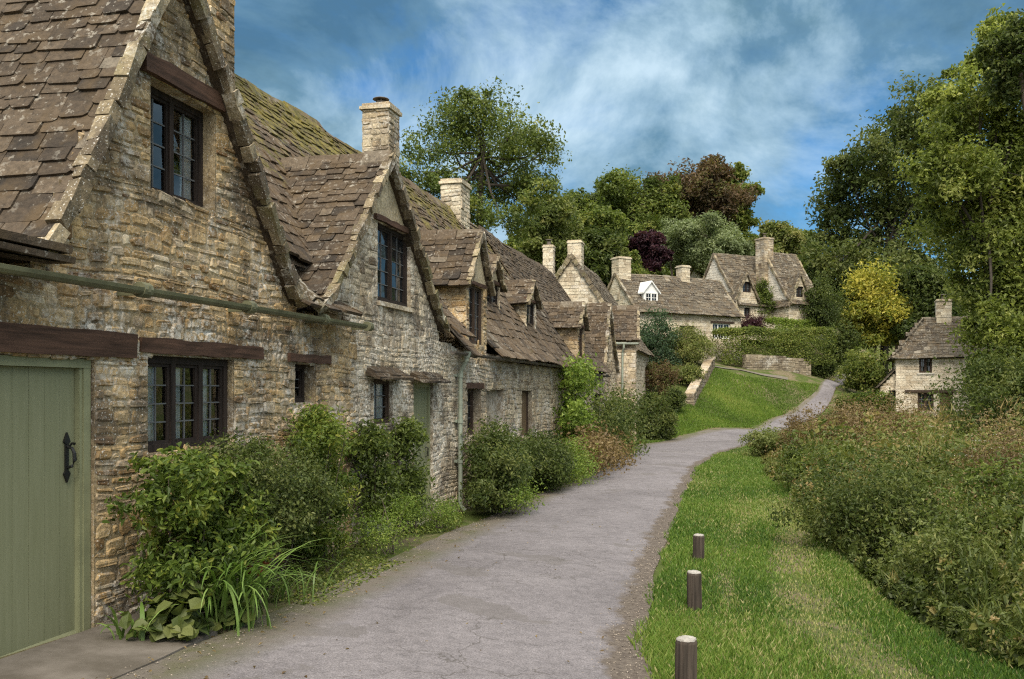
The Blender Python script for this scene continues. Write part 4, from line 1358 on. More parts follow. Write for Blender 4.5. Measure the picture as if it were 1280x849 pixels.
M['ground'] = ground_mat('turf_and_earth', (.050, .075, .018), (.085, .105, .028), (.10, .08, .048), (.20, .165, .105), (.46, .60))
m, nt, b = newmat('worn_asphalt')
vec = objvec(nt)
a = attr(nt, 'aux')
big = noise(nt, vec, .55, 7, .62, .5)
c = mixc(nt, ramp(nt, big, [(.34, 0.0), (.66, 1.0)]), (.130, .118, .122), (.188, .172, .178))
c = mixc(nt, 1.0, c, ramp(nt, noise(nt, vec, 75, 3, .75), [(.3, .55), (.5, 1.0), (.72, 1.5)]), 'MULTIPLY')
c = mixc(nt, 1.0, c, ramp(nt, noise(nt, vec, 9, 7, .7), [(.3, .74), (.5, 1.0), (.7, 1.2)]), 'MULTIPLY')
spk = node(nt, 'ShaderNodeTexVoronoi', Scale=38)
nt.links.new(vec, spk.inputs['Vector'])
c = mixc(nt, ramp(nt, spk.outputs['Distance'], [(.10, .55), (.20, 0.0)]), c, mixc(nt, spk.outputs['Color'], (.10, .09, .085), (.46, .42, .38)))
patch = noise(nt, vec, 1.1, 5, .55, .2)
c = mixc(nt, ramp(nt, patch, [(.60, 0.0), (.612, .55)]), c, (.12, .108, .102))
vr = node(nt, 'ShaderNodeTexVoronoi', Scale=1.3)
vr.feature = 'DISTANCE_TO_EDGE'
wob = node(nt, 'ShaderNodeTexNoise', Scale=2.5, Detail=5)
nt.links.new(vec, wob.inputs['Vector'])
va = node(nt, 'ShaderNodeVectorMath'); va.operation = 'MULTIPLY_ADD'
nt.links.new(wob.outputs['Color'], va.inputs[0]); va.inputs[1].default_value = (.7, .7, .7); nt.links.new(vec, va.inputs[2])
nt.links.new(va.outputs[0], vr.inputs['Vector'])
crack = mth(nt, 'MULTIPLY', ramp(nt, vr.outputs['Distance'], [(0, 1.0), (.014, 0.0)]), ramp(nt, noise(nt, vec, .35, 3), [(.46, 0.0), (.56, .85)]))
c = mixc(nt, crack, c, (.07, .062, .055))
# earth and grit washed over the edges
en = noise(nt, vec, 1.6, 6, .7)
er = mth(nt, 'ADD', a, mth(nt, 'MULTIPLY', mth(nt, 'SUBTRACT', en, .5), .22))
dirt = mixc(nt, ramp(nt, noise(nt, vec, 24, 5, .7), [(.35, 0.0), (.65, 1.0)]), (.062, .047, .036), (.14, .115, .09))
c = mixc(nt, ramp(nt, er, [(.895, 0.0), (.925, .95)]), c, dirt)
c = mixc(nt, ramp(nt, er, [(.09, .95), (.21, 0.0)]), c, mixc(nt, ramp(nt, en, [(.45, 0.0), (.6, 1.0)]), (.13, .112, .09), (.085, .085, .035)))
nt.links.new(c, b.inputs['Base Color'])
b.inputs['Roughness'].default_value = .82
b.inputs['Specular IOR Level'].default_value = .3
bump(nt, b, mth(nt, 'ADD', noise(nt, vec, 75, 4, .75), mth(nt, 'MULTIPLY', big, 1.5)), .6, .012)
M['road'] = m
M['concrete'] = plain_mat('stained_concrete', (.155, .135, .115), .9, .3, 2.4, .5, (.085, .072, .056))

def grid_sheet(name, xs, ys, mat, lift=0.0):
    X, Y = np.meshgrid(xs, ys)
    Z = H(np.clip(X, -90, 90), np.clip(Y, -60, 160)) + lift
    nx, ny = len(xs), len(ys)
    v = np.stack([X.ravel(), Y.ravel(), Z.ravel()], 1)
    i = np.arange(nx * ny).reshape(ny, nx)
    q = np.stack([i[:-1, :-1], i[:-1, 1:], i[1:, 1:], i[1:, :-1]], -1).reshape(-1)
    me = bpy.data.meshes.new(name)
    fill_mesh(me, v, q.astype(np.int32), np.full((nx - 1) * (ny - 1), 4, np.int32), np.full(len(v), .5), np.zeros(len(v)), None, True)
    return struct(link_mesh(name, me, mat))
xs = np.r_[-1500, -600, -250, np.linspace(-90, -20, 24), np.linspace(-18, 30, 130), np.linspace(32, 90, 24), 250, 600, 1500]
ys = np.r_[-1500, -500, -200, np.linspace(-60, -8, 14), np.linspace(-6, 80, 240), np.linspace(84, 160, 26), 300, 700, 1500]
grid_sheet('ground', xs, ys, M['ground'])

LEFT_PX = [(120, 849), (205, 826), (262, 805), (330, 776), (400, 745), (480, 708), (560, 668), (640, 632), (710, 602), (760, 574), (795, 556), (850, 546.5), (935, 537), (985, 517), (1022, 492), (1044, 472)]
RIGHT_PX = [(798, 849), (806, 780), (819, 720), (836, 670), (856, 620), (872, 585), (905, 567), (950, 556), (1000, 529), (1040, 506), (1066, 474)]
Lp = [(-3.2, -40), (-3.1, -8), (-3.0, 2.5)] + [hit(*p)[:2] for p in LEFT_PX] + [(29.5, 92), (30, 130)]
Rp = [(1.1, -40), (1.0, -8), (.95, 3.5)] + [hit(*p)[:2] for p in RIGHT_PX] + [(33.5, 91), (34, 130)]
def split_curve(P, n1, n2, n3):
    """resample in three stretches so both edges keep step"""
    P = np.array(P)
    return catmull(P, n1 + n2 + n3)
NRD = 420
LQ, RQ = catmull(Lp, NRD), catmull(Rp, NRD)
# pair the edges by distance along the road: nearest matching of normalised progress with a smooth warp
def pair(Lq, Rq):
    j = 0
    out = []
    for i in range(len(Lq)):
        best, bj = 1e9, j
        for k in range(j, min(j + 14, len(Rq))):
            d = np.linalg.norm(Lq[i] - Rq[k])
            if d < best:
                best, bj = d, k
        j = bj
        out.append(j)
    o = np.array(out, float)
    for _ in range(40):
        o[1:-1] = .25 * o[:-2] + .5 * o[1:-1] + .25 * o[2:]
    k = np.arange(len(Rq))
    return np.stack([np.interp(o, k, Rq[:, 0]), np.interp(o, k, Rq[:, 1])], 1)
RQ2 = pair(LQ, RQ)
nc = 16
ws = np.linspace(0, 1, nc)
rx = LQ[:, None, 0] * (1 - ws) + RQ2[:, None, 0] * ws
ry = LQ[:, None, 1] * (1 - ws) + RQ2[:, None, 1] * ws
rng = np.random.default_rng(4)
jx = np.cumsum(rng.normal(0, .012, (NRD, 2)), 0)
jx -= np.stack([np.convolve(np.pad(jx[:, k], 20, 'edge'), np.ones(41) / 41, 'valid') for k in range(2)], 1)
rx[:, 0] += jx[:, 0] * 1.6
rx[:, -1] += jx[:, 1] * 1.6
rz = H(rx, ry) + .016 + np.clip((ry - 30) / 40, 0, 1) * .04 + .035 * np.sin(ws * math.pi)[None]
i = np.arange(NRD * nc).reshape(NRD, nc)
q = np.stack([i[:-1, :-1], i[:-1, 1:], i[1:, 1:], i[1:, :-1]], -1).reshape(-1)
me = bpy.data.meshes.new('road')
fill_mesh(me, np.stack([rx.ravel(), ry.ravel(), rz.ravel()], 1), q.astype(np.int32), np.full((NRD - 1) * (nc - 1), 4, np.int32), np.full(NRD * nc, .5), np.tile(ws, NRD), None, True)
struct(link_mesh('road', me, M['road']))
# arc-wise edges as functions of y for scattering (near part, where the road runs away from the camera)
def edge_x(Q):
    k = np.argsort(Q[:, 1])
    return Q[k, 1], Q[k, 0]
RY, RX = edge_x(RQ[RQ[:, 1] < 36])
LY, LX = edge_x(LQ[LQ[:, 1] < 38])

# paved apron by the green door
ap = MB()
pts = [(-4, -.02), (1.28, -.02), (1.55, -.55), (1.15, -.80), (.4, -.86), (-4, -.88)]
n = len(pts)
top = [(row(s, t, 0)[0], row(s, t, 0)[1], hz(*row(s, t, 0)[:2]) + .032) for s, t in pts]
bot = [(x, y, z - .2) for x, y, z in top]
ap.add(top + bot, [tuple(range(n))] + [(i, (i + 1) % n, n + (i + 1) % n, n + i) for i in range(n)])
struct(ap.build('pavement', M['concrete']))
M['path'] = plain_mat('gravel_path', (.13, .115, .09), .95, .2, 8, .4)
pp = catmull([hit(893, 459)[:2], hit(925, 463)[:2], hit(955, 470)[:2], hit(985, 475)[:2]], 40)
pm = MB()
vs = []
for k, (x, y) in enumerate(pp):
    for o in (-.15, .15):
        vs.append((x + .15 * o, y + o, hz(x + .15 * o, y + o) + .05))
pm.add(vs, [(2 * k, 2 * k + 1, 2 * k + 3, 2 * k + 2) for k in range(39)])
struct(pm.build('path', M['path']))

# ================================================================== foliage
def leaf_obj(name, P, N, size, aspect, tint, mat, parent=None, loc=(0, 0, 0), fold=.18, axis=None, seed=1, fine=False):
    """one mesh of leaf blades: each a creased four-cornered leaf"""
    r = np.random.default_rng(seed)
    n = len(P)
    N = N / np.maximum(np.linalg.norm(N, axis=1, keepdims=True), 1e-9)
    A = axis if axis is not None else r.normal(size=(n, 3))
    A = A - (A * N).sum(1, keepdims=True) * N
    A /= np.maximum(np.linalg.norm(A, axis=1, keepdims=True), 1e-9)
    B = np.cross(N, A)
    L = np.broadcast_to(size, (n,))[:, None]
    Wd = L * aspect
    if fine:
        v = np.empty((n, 6, 3))
        dr = N * L * fold
        v[:, 0] = P - A * L * .5
        v[:, 1] = P - A * L * .18 + B * Wd * .48 + dr
        v[:, 2] = P + A * L * .20 + B * Wd * .36 + dr * .6
        v[:, 3] = P + A * L * .5 - dr * .8
        v[:, 4] = P + A * L * .20 - B * Wd * .36 + dr * .6
        v[:, 5] = P - A * L * .18 - B * Wd * .48 + dr
        v -= np.array(loc)
        q = (np.array([[0, 1, 2, 3], [0, 3, 4, 5]])[None] + 6 * np.arange(n)[:, None, None]).reshape(-1)
        me = bpy.data.meshes.new(name)
        fill_mesh(me, v.reshape(-1, 3), q.astype(np.int32), np.full(2 * n, 4, np.int32), np.repeat(np.clip(tint, 0, 1), 6), None, None, False)
        return link_mesh(name, me, mat, parent, loc if parent is None else None)
    v = np.empty((n, 4, 3))
    v[:, 0] = P - A * L * .5
    v[:, 1] = P + B * Wd * .5 + N * L * fold - A * L * .06
    v[:, 2] = P + A * L * .5 - N * L * fold * .6
    v[:, 3] = P - B * Wd * .5 + N * L * fold - A * L * .06
    v -= np.array(loc)
    me = bpy.data.meshes.new(name)
    fill_mesh(me, v.reshape(-1, 3), np.arange(4 * n, dtype=np.int32), np.full(n, 4, np.int32), np.repeat(np.clip(tint, 0, 1), 4), None, None, False)
    return link_mesh(name, me, mat, parent, loc if parent is None else None)

def blob_leaves(blobs, n, r, clump=.22, nclump=60, up=.45, shell=.75):
    """points, normals and clump tint for leaves gathered in clumps on lumpy ellipsoids"""
    vol = np.array([b[3] * b[4] + b[4] * b[5] + b[3] * b[5] for b in blobs])
    share = vol / vol.sum()
    Ps, Ns, Ts = [], [], []
    for b, s in zip(blobs, share):
        c, rad = np.array(b[:3]), np.array(b[3:6])
        k = max(4, int(nclump * s))
        d = r.normal(size=(k, 3))
        d /= np.linalg.norm(d, axis=1, keepdims=True)
        rr = np.where(r.random(k) < shell, r.uniform(.72, 1.06, k), r.uniform(.15, .75, k))
        cc = c + d * rad * rr[:, None]
        ct = r.normal(.5, .17, k)
        m = int(n * s)
        w = r.uniform(.4, 1.6, k)
        idx = r.choice(k, m, p=w / w.sum())
        sig = clump * rad.mean() * r.uniform(.6, 1.25, k)
        off = np.clip(r.normal(size=(m, 3)), -1.9, 1.9) * sig[idx][:, None]
        off[:, 2] *= .8
        P = cc[idx] + off
        nn = r.normal(size=(m, 3)) * .75 + d[idx] * .65
        nn[:, 2] += up
        Ps.append(P); Ns.append(nn); Ts.append(ct[idx] + r.normal(0, .16, m))
    return np.concatenate(Ps), np.concatenate(Ns), np.concatenate(Ts)

def G(*cols):
    return list(cols)
LM = {
 'yellowgreen': leaf_mat('yellow_green_leaves', G((0.040, 0.066, 0.012), (0.080, 0.125, 0.022), (0.15, 0.205, 0.036), (0.30, 0.31, 0.06))),
 'darkgreen': leaf_mat('dark_green_leaves', G((0.0335, 0.0508, 0.0145), (0.0592, 0.0861, 0.0218), (0.0979, 0.1270, 0.0331), (0.1674, 0.1877, 0.0570))),
 'bluegreen': leaf_mat('blue_green_leaves', G((0.035, 0.0644, 0.0364), (0.0588, 0.1008, 0.0532), (0.098, 0.147, 0.077), (0.182, 0.224, 0.126))),
 'midgreen': leaf_mat('mid_green_leaves', G((0.0570, 0.0823, 0.0191), (0.1044, 0.1423, 0.0301), (0.1710, 0.2096, 0.0465), (0.2850, 0.2845, 0.0752))),
 'bright': leaf_mat('bright_green_leaves', G((0.07, 0.115, 0.016), (0.13, 0.20, 0.03), (0.22, 0.29, 0.05), (0.33, 0.37, 0.09))),
 'olive': leaf_mat('olive_leaves', G((0.0725, 0.0966, 0.0258), (0.1288, 0.161, 0.0419), (0.2012, 0.2254, 0.0676), (0.3059, 0.2898, 0.1127))),
 'copper': leaf_mat('copper_leaves', G((0.06, 0.058, 0.026), (0.105, 0.075, 0.04), (0.16, 0.098, 0.055), (0.13, 0.135, 0.045))),
 'purple': leaf_mat('purple_leaves', G((0.022, 0.01, 0.016), (0.045, 0.018, 0.028), (0.075, 0.028, 0.04), (0.1, 0.05, 0.05))),
 'grey': leaf_mat('grey_green_leaves', G((0.105, 0.133, 0.056), (0.175, 0.217, 0.0952), (0.252, 0.294, 0.14), (0.336, 0.378, 0.21))),
 'yellow': leaf_mat('yellow_leaves', G((0.1200, 0.1560, 0.0264), (0.2400, 0.2580, 0.0432), (0.4320, 0.3840, 0.0660), (0.6000, 0.5160, 0.1080))),
 'brown': leaf_mat('brown_seed_heads', G((0.1013, 0.0675, 0.0324), (0.1755, 0.1215, 0.054), (0.27, 0.1958, 0.0945), (0.3645, 0.2835, 0.162))),
 'tangle': leaf_mat('tangled_weeds', G((0.0510, 0.0702, 0.0179), (0.1021, 0.1339, 0.0306), (0.1723, 0.1888, 0.0510), (0.2552, 0.1978, 0.0740), (0.3700, 0.2743, 0.1339))),
 'grass': leaf_mat('grass_blades', G((0.0455, 0.0977, 0.0168), (0.0910, 0.1629, 0.0252), (0.1496, 0.2346, 0.0392), (0.2601, 0.2867, 0.0840), (0.4291, 0.3780, 0.1960)), .35),
 'lawn': leaf_mat('lawn_blades', G((0.055, 0.095, 0.016), (0.098, 0.165, 0.024), (0.15, 0.235, 0.034), (0.27, 0.30, 0.075)), .35),
 'strap': leaf_mat('strap_leaves', G((0.077, 0.133, 0.028), (0.14, 0.231, 0.049), (0.238, 0.336, 0.098)), .3, .4),
 'paletree': leaf_mat('pale_ash_leaves', G((0.0819, 0.1087, 0.0234), (0.1638, 0.2038, 0.0421), (0.2730, 0.3087, 0.0702), (0.4505, 0.4569, 0.1521))),
 'white': leaf_mat('white_flowers', G((0.45, 0.44, 0.36), (0.7, 0.7, 0.62)), .3),
 'red': leaf_mat('rusty_leaves', G((0.16, 0.05, 0.018), (0.26, 0.09, 0.03)), .3),
}

def twig_mesh(base, tips, r, rad=.012, mat=None):
    mb = MB()
    for t in tips:
        b = np.array(base) + r.normal(size=3) * np.array((.06, .06, 0))
        m = (b + np.array(t)) / 2 + r.normal(size=3) * .06
        mb.tube([tuple(b), tuple(m), tuple(t)], [rad, rad * .7, rad * .3], 5, .5, 0, False)
    return mb

def shrub(name, label, cat, base, blobs, n, leaf, mat, seed, aspect=.5, nclump=80, clump=.25, group=None, up=.45, twigs=7, shell=.75, tint=0.0, fine=False):
    """blobs are (dx, dy, dz, rx, ry, rz) from the base"""
    r = np.random.default_rng(seed)
    bl = [(base[0] + b[0], base[1] + b[1], base[2] + b[2], b[3], b[4], b[5]) for b in blobs]
    P, N, T = blob_leaves(bl, n, r, clump, nclump, up, shell)
    keep = P[:, 2] > base[2] + .01
    P, N, T = P[keep], N[keep], T[keep]
    s = leaf * r.uniform(.6, 1.35, len(P))
    o = empty(name, base)
    tag(o, label, cat, group)
    leaf_obj('foliage', P, N, s, aspect, T + tint, LM[mat] if isinstance(mat, str) else mat, o, base, seed=seed, fine=fine, fold=.12 if fine else .18)
    tips = P[r.choice(len(P), twigs)] - np.array(base)
    mb = twig_mesh((0, 0, -.05), [tuple(t * .95) for t in tips], r, .010)
    mb.build('stem', M['bark'], o)
    return o

def rowblob(s, t, z, base, rs, rt, rz):
    p = row(s, t, z)
    # the row runs nearly along y: take along-row radius as y and across-row as x
    return (p[0] - base[0], p[1] - base[1], p[2] - base[2], rt, rs, rz)

def wall_shrub(name, label, cat, t, px, n, leaf, mat, seed, **kw):
    """px: list of (u0, u1, v0, v1) pixel boxes of its lumps, standing at depth t before the wall; dt thickness"""
    dt = kw.pop('dt', .35)
    cs = []
    for u0, u1, v0, v1 in px:
        s0, s1 = F(u0, 0, t)[0], F(u1, 0, t)[0]
        um = (u0 + u1) / 2
        z1, z0 = F(um, v0, t)[1], F(um, v1, t)[1]
        cs.append(((s0 + s1) / 2, t, (z0 + z1) / 2, (s1 - s0) / 2, (z1 - z0) / 2))
    sb = np.mean([c[0] for c in cs])
    b = row(sb, t, 0)
    base = (b[0], b[1], hz(b[0], b[1]))
    blobs = []
    for s, tt, z, rs, rz in cs:
        blobs.append(rowblob(s, tt, z, base, max(.11, rs * .70), min(dt, max(rs * .9, .12)), rz * .78))
    return shrub(name, label, cat, base, blobs, n, leaf, mat, seed, **kw)

# ---- plants against the row
wall_shrub('leafy_shrub', 'yellow-green broad-leaved shrub between the big green door and the three-light window', 'shrub', -.46, [(165, 262, 550, 680), (195, 312, 556, 690), (168, 290, 640, 770), (230, 320, 620, 740)], 8200, .054, 'yellowgreen', 301, aspect=.48, nclump=170, clump=.19, fine=True)
wall_shrub('rounded_shrub', 'dark small-leaved rounded shrub under the three-light window', 'shrub', -.40, [(235, 345, 538, 650), (290, 402, 545, 690), (260, 380, 590, 700), (330, 410, 575, 660)], 24000, .034, 'darkgreen', 302, aspect=.55, nclump=300, clump=.2, tint=.15, fine=True)
wall_shrub('climbing_shrub', 'light green wall shrub under the small one-light window', 'shrub', -.28, [(345, 442, 503, 590), (385, 440, 570, 660), (360, 425, 640, 700)], 9500, .048, 'yellowgreen', 303, aspect=.42, nclump=120, clump=.22, dt=.25, tint=.08, fine=True)
wall_shrub('climbing_rose', 'dark climbing rose trained up beside the small curtained window', 'climber', -.18, [(436, 476, 528, 590), (443, 500, 565, 655), (450, 490, 532, 575)], 4300, .055, 'midgreen', 304, aspect=.6, nclump=60, clump=.34, dt=.18, tint=-.2)
wall_shrub('climbing_rose', 'dark climbing rose in front of the narrow green door', 'climber', -.18, [(492, 520, 522, 580), (490, 532, 570, 655)], 4300, .055, 'midgreen', 305, aspect=.6, nclump=50, clump=.34, dt=.18, tint=-.2)
wall_shrub('mound_plant', 'low bright green mound at the foot of the climbing roses', 'plant', -.62, [(470, 525, 618, 668), (440, 500, 640, 690)], 4200, .035, 'bright', 306, aspect=.3, nclump=60, clump=.3, dt=.3, tint=-.12)
wall_shrub('mound_plant', 'small yellow-green mound below the left of the downpipe', 'plant', -.50, [(532, 566, 618, 656)], 2600, .035, 'bright', 307, aspect=.3, nclump=40, clump=.3, dt=.28, tint=-.15)
wall_shrub('evergreen_shrub', 'dense dark evergreen shrub just past the downpipe', 'shrub', -.62, [(580, 650, 528, 600), (590, 662, 540, 622), (580, 640, 580, 635)], 15000, .062, 'darkgreen', 308, aspect=.55, nclump=150, clump=.20, dt=.40, tint=.05)
wall_shrub('evergreen_shrub', 'dark evergreen shrub under the brown shuttered window', 'shrub', -.66, [(652, 700, 538, 602), (660, 706, 552, 610)], 11000, .066, 'darkgreen', 309, aspect=.5, nclump=110, clump=.21, dt=.38)
wall_shrub('low_plant', 'little light green plant at the road edge before the dark evergreens', 'plant', -1.0, [(622, 662, 604, 636)], 1800, .05, 'bright', 310, aspect=.4, nclump=30, clump=.3, dt=.3, tint=-.1)
wall_shrub('climbing_vine', 'tall bright green climber hanging from the gutter', 'climber', -.22, [(693, 735, 448, 500), (688, 732, 490, 550), (690, 724, 530, 600)], 8500, .095, 'bright', 311, aspect=.6, nclump=110, clump=.25, dt=.35, tint=-.1)
wall_shrub('wall_shrub', 'dark glossy shrub against the wall past the bright climber', 'shrub', -.42, [(725, 768, 492, 560), (748, 788, 482, 550), (735, 785, 520, 575)], 11000, .10, 'darkgreen', 312, aspect=.5, nclump=120, clump=.24, dt=.6, tint=.08)
wall_shrub('hydrangea', 'brownish fading shrub beside the road below the bright climber', 'shrub', -1.0, [(716, 752, 535, 590), (735, 772, 540, 585)], 5000, .085, 'brown', 313, aspect=.6, nclump=80, clump=.28, dt=.5, tint=-.1)
wall_shrub('bright_shrub', 'lime green grassy shrub at the road edge by the fading shrub', 'shrub', -.95, [(698, 732, 555, 602)], 3400, .085, 'bright', 314, aspect=.25, nclump=60, clump=.3, dt=.4, tint=-.08)
wall_shrub('low_plant', 'pale green low plant beside the road under the dark glossy shrub', 'plant', -1.0, [(760, 786, 545, 572)], 1600, .08, 'midgreen', 315, aspect=.4, nclump=40, clump=.3, dt=.4)
b = at(815, 520, 37.5); b = (b[0], b[1], hz(b[0], b[1]))
shrub('evergreen_shrub', 'big dark rounded bush at the road bend beside the jutting stone wing', 'shrub', b, [(-.2, 0, 1.0, .75, .8, .95), (.25, .1, .75, .65, .8, .75), (-.1, 0, .5, .9, .9, .5)], 14000, .12, 'darkgreen', 316, aspect=.5, nclump=140, clump=.22, tint=.12)

# ---- strap-leaved day lilies and the leafy ground plants at the corner
def strap_plant(name, label, base, n, length, seed, mat='strap', spread=.14, width=.022, lean=(0, 0)):
    r = np.random.default_rng(seed)
    mb = MB()
    for k in range(n):
        a = r.uniform(0, 2 * math.pi)
        d = np.array((math.cos(a) + lean[0], math.sin(a) + lean[1]))
        d /= np.linalg.norm(d)
        L = length * r.uniform(.6, 1.15)
        th = r.uniform(1.15, 1.5)
        cur = r.uniform(1.3, 2.6)
        p = np.array((r.normal() * spread, r.normal() * spread, 0.0))
        side = np.array((-d[1], d[0], 0))
        w = width * r.uniform(.7, 1.2)
        vs = []
        ns = 9
        for j in range(ns + 1):
            t = j / ns
            ww = w * (.65 + .5 * t) * (1 - max(0, (t - .45) / .55) ** 1.7)
            vs += [tuple(p - side * ww / 2), tuple(p + side * ww / 2)]
            e = th - cur * t ** 1.4
            p = p + np.array((d[0] * math.cos(e), d[1] * math.cos(e), math.sin(e))) * L / ns
        mb.add(vs, [(2 * j, 2 * j + 1, 2 * j + 3, 2 * j + 2) for j in range(ns)], r.uniform(0, 1))
    o = mb.build(name, LM[mat], None, smooth=True, loc=base)
    tag(o, label, 'plant')
    return o
def rowbase(u, v, t):
    s, z = F(u, v, t)
    p = row(s, t, 0)
    return (p[0], p[1], hz(p[0], p[1]))
strap_plant('day_lily', 'arching strap-leaved lily spilling to the road before the dark rounded shrub', rowbase(285, 740, -.74), 120, .95, 321, lean=(.7, -.2), width=.024)
strap_plant('day_lily', 'thin tuft of strap leaves between the rounded shrub and the road edge', rowbase(352, 700, -.72), 34, .55, 322, lean=(.5, .2), width=.016)
strap_plant('iris', 'small upright clump of blade leaves beside the door pier', rowbase(168, 775, -.42), 16, .34, 323, width=.03, spread=.05)
wall_shrub('hosta', 'round-leaved ground plant at the road corner under the yellow-green shrub', 'plant', -.62, [(185, 250, 735, 808), (230, 310, 725, 800)], 560, .105, 'darkgreen', 324, aspect=.95, nclump=60, clump=.3, dt=.2, up=1.3, tint=.15, fine=True)
wall_shrub('rusty_plant', 'small rusty red leaved plant among the strap leaves', 'plant', -.60, [(290, 335, 680, 720)], 150, .06, 'red', 325, aspect=.4, nclump=20, clump=.3, dt=.15)

# weeds along the foot of the row
r = np.random.default_rng(330)
n = 26000
s = r.uniform(2.2, 25, n)
lx = np.interp(P0[1] + DY * s - .5 * NY, LY, LX)
wx = P0[0] + DX * s
tmax = np.clip((lx - wx) * NW * np.where(s < 9.5, 1.02, .92), .3, 1.6)
t = -(.05 + (tmax + .10) * r.random(n) ** .8)
x, y = P0[0] + DX * s + NX * t, P0[1] + DY * s + NY * t
den = vnoise(x, y, 2.2, 5)
near = np.clip(1 - (-t / tmax), 0, 1)
keep = (den + near * 1.4 > .35) & ((s < 6.2) | (r.random(n) < .7))
x, y, t, near = x[keep], y[keep], t[keep], near[keep]
hh = (.03 + .22 * near * (.6 + .5 * vnoise(x, y, 3, 8))).clip(.02, .4)
P = np.stack([x, y, H(x, y) + hh * r.random(len(x)) ** .6], 1)
N = r.normal(size=P.shape) * .7; N[:, 2] += .7
o = leaf_obj('weeds', P, N, (.028 + .0022 * y) * r.uniform(.6, 1.3, len(x)), .45, r.normal(.5, .25, len(x)), LM['midgreen'], seed=3)
tag(o, 'low green weeds growing along the foot of the row', 'weeds', kind='stuff')

# ---- grass of the verge and of the lawn
def blades(name, x, y, h, w, tint, mat, seed, lean=.5):
    r = np.random.default_rng(seed)
    n = len(x)
    z = H(x, y)
    a = r.uniform(0, 2 * math.pi, n)
    b = r.uniform(0, 2 * math.pi, n)
    v = np.empty((n, 4, 3))
    dx, dy = np.cos(a) * w * .5, np.sin(a) * w * .5
    lx, ly = np.cos(b) * h * lean * r.random(n), np.sin(b) * h * lean * r.random(n)
    v[:, 0] = np.stack([x - dx, y - dy, z - .01], 1)
    v[:, 1] = np.stack([x + dx, y + dy, z - .01], 1)
    v[:, 2] = np.stack([x + dx * .7 + lx * .45, y + dy * .7 + ly * .45, z + h * .6], 1)
    v[:, 3] = np.stack([x + lx, y + ly, z + h], 1)
    me = bpy.data.meshes.new(name)
    fill_mesh(me, v.reshape(-1, 3), np.arange(4 * n, dtype=np.int32), np.full(n, 4, np.int32), np.repeat(np.clip(tint, 0, 1), 4))
    return link_mesh(name, me, mat)

BND = np.array([hit(*p)[:2] for p in [(1330, 875), (1255, 838), (1190, 802), (1130, 765), (1080, 720), (1035, 682), (990, 637), (966, 603), (952, 578), (944, 560)]])
BY, BX = edge_x(BND)
fx = [hit(1002, 529)[:2], hit(1042, 506)[:2], hit(1070, 474)[:2]]
BY = np.r_[0, BY, [q[1] for q in fx]]; BX = np.r_[BX[0] + .6, BX, [q[0] + .8 for q in fx]]
n = 230000
y = np.exp(r.uniform(math.log(4.2), math.log(34), n))
x0 = np.interp(y, RY, RX)
x1 = np.interp(y, BY, BX) + .8
x0 = x0 - .08
x = x0 + (x1 - x0) * r.random(n)
x0 = x0 + .08
edge = (x - x0)
pn = vnoise(x, y, 1.1, 11)
rut = np.exp(-((x - (x0 + 1.75 + .25 * np.sin(y * .5))) / .28) ** 2) + np.exp(-((x - (x0 + .95 + .2 * np.sin(y * .4 + 1))) / .16) ** 2) * .5
bare = np.clip(vnoise(x, y, 1.4, 15) * 1.5 - .55, 0, 1) * np.clip((edge - 1.0) / .8, 0, 1)
rut2 = np.clip(rut * np.clip(.8 + .8 * vnoise(x, y, .9, 13), 0, 1) * (y < 20) + bare, 0, 1)
keep = (edge > -.02 + .10 * vnoise(x, y, 4, 12)) & (r.random(n) > rut2 * .66) & (r.random(n) > np.clip(.55 - edge / .2, 0, .7))
x, y, pn, rut2, edge = x[keep], y[keep], pn[keep], rut2[keep], edge[keep]
h = (.022 + .030 * r.random(len(x)) + .030 * np.clip(pn, 0, 1)) * (1 + y * .03) * np.where(rut2 > .3, .55, 1)
dry = np.clip(vnoise(x, y, 1.6, 17) * .5 + rut2 * .8 + .15 * (edge > 1.4), 0, 1)
tint = np.where(r.random(len(x)) < .07 + .6 * dry, r.uniform(.62, 1, len(x)), np.clip(r.normal(.30, .17, len(x)) + .22 * pn, 0, .66))
o = blades('grass', x, y, h, (.0028 + .0010 * y) * r.uniform(.7, 1.3, len(x)), tint, LM['grass'], 41, .9)
tag(o, 'short green grass of the roadside verge around the wooden posts', 'grass', kind='stuff')

def inpoly(x, y, poly):
    c = np.zeros(len(x), bool)
    for (ax, ay), (bx, by) in zip(poly, poly[1:] + poly[:1]):
        k = (ay > y) != (by > y)
        c ^= k & (x < (bx - ax) * (y - ay) / (by - ay + 1e-12) + ax)
    return c
lawn_px = [(775, 563), (800, 553), (850, 545), (935, 535.5), (985, 515.5), (1022, 490), (1026, 482), (1000, 479), (962, 475), (895, 461), (884, 464), (866, 505), (842, 512), (800, 540)]
lp = [hit(*p)[:2] for p in lawn_px]
lx0, lx1 = min(p[0] for p in lp), max(p[0] for p in lp)
ly0, ly1 = min(p[1] for p in lp), max(p[1] for p in lp)
x = r.uniform(lx0, lx1, 260000); y = r.uniform(ly0, ly1, 260000)
k = inpoly(x, y, lp)
x, y = x[k][:85000], y[k][:85000]
pn = vnoise(x, y, .9, 21)
o = blades('lawn_grass', x, y, (.06 + .05 * r.random(len(x))) * (1 + .3 * pn), .035 * r.uniform(.7, 1.3, len(x)), np.clip(r.normal(.42, .2, len(x)) + .26 * pn + .2 * vnoise(x, y, 2.6, 24), 0, 1), LM['lawn'], 42)
tag(o, 'bright mown grass of the sloping lawn beyond the bend', 'grass', kind='stuff')
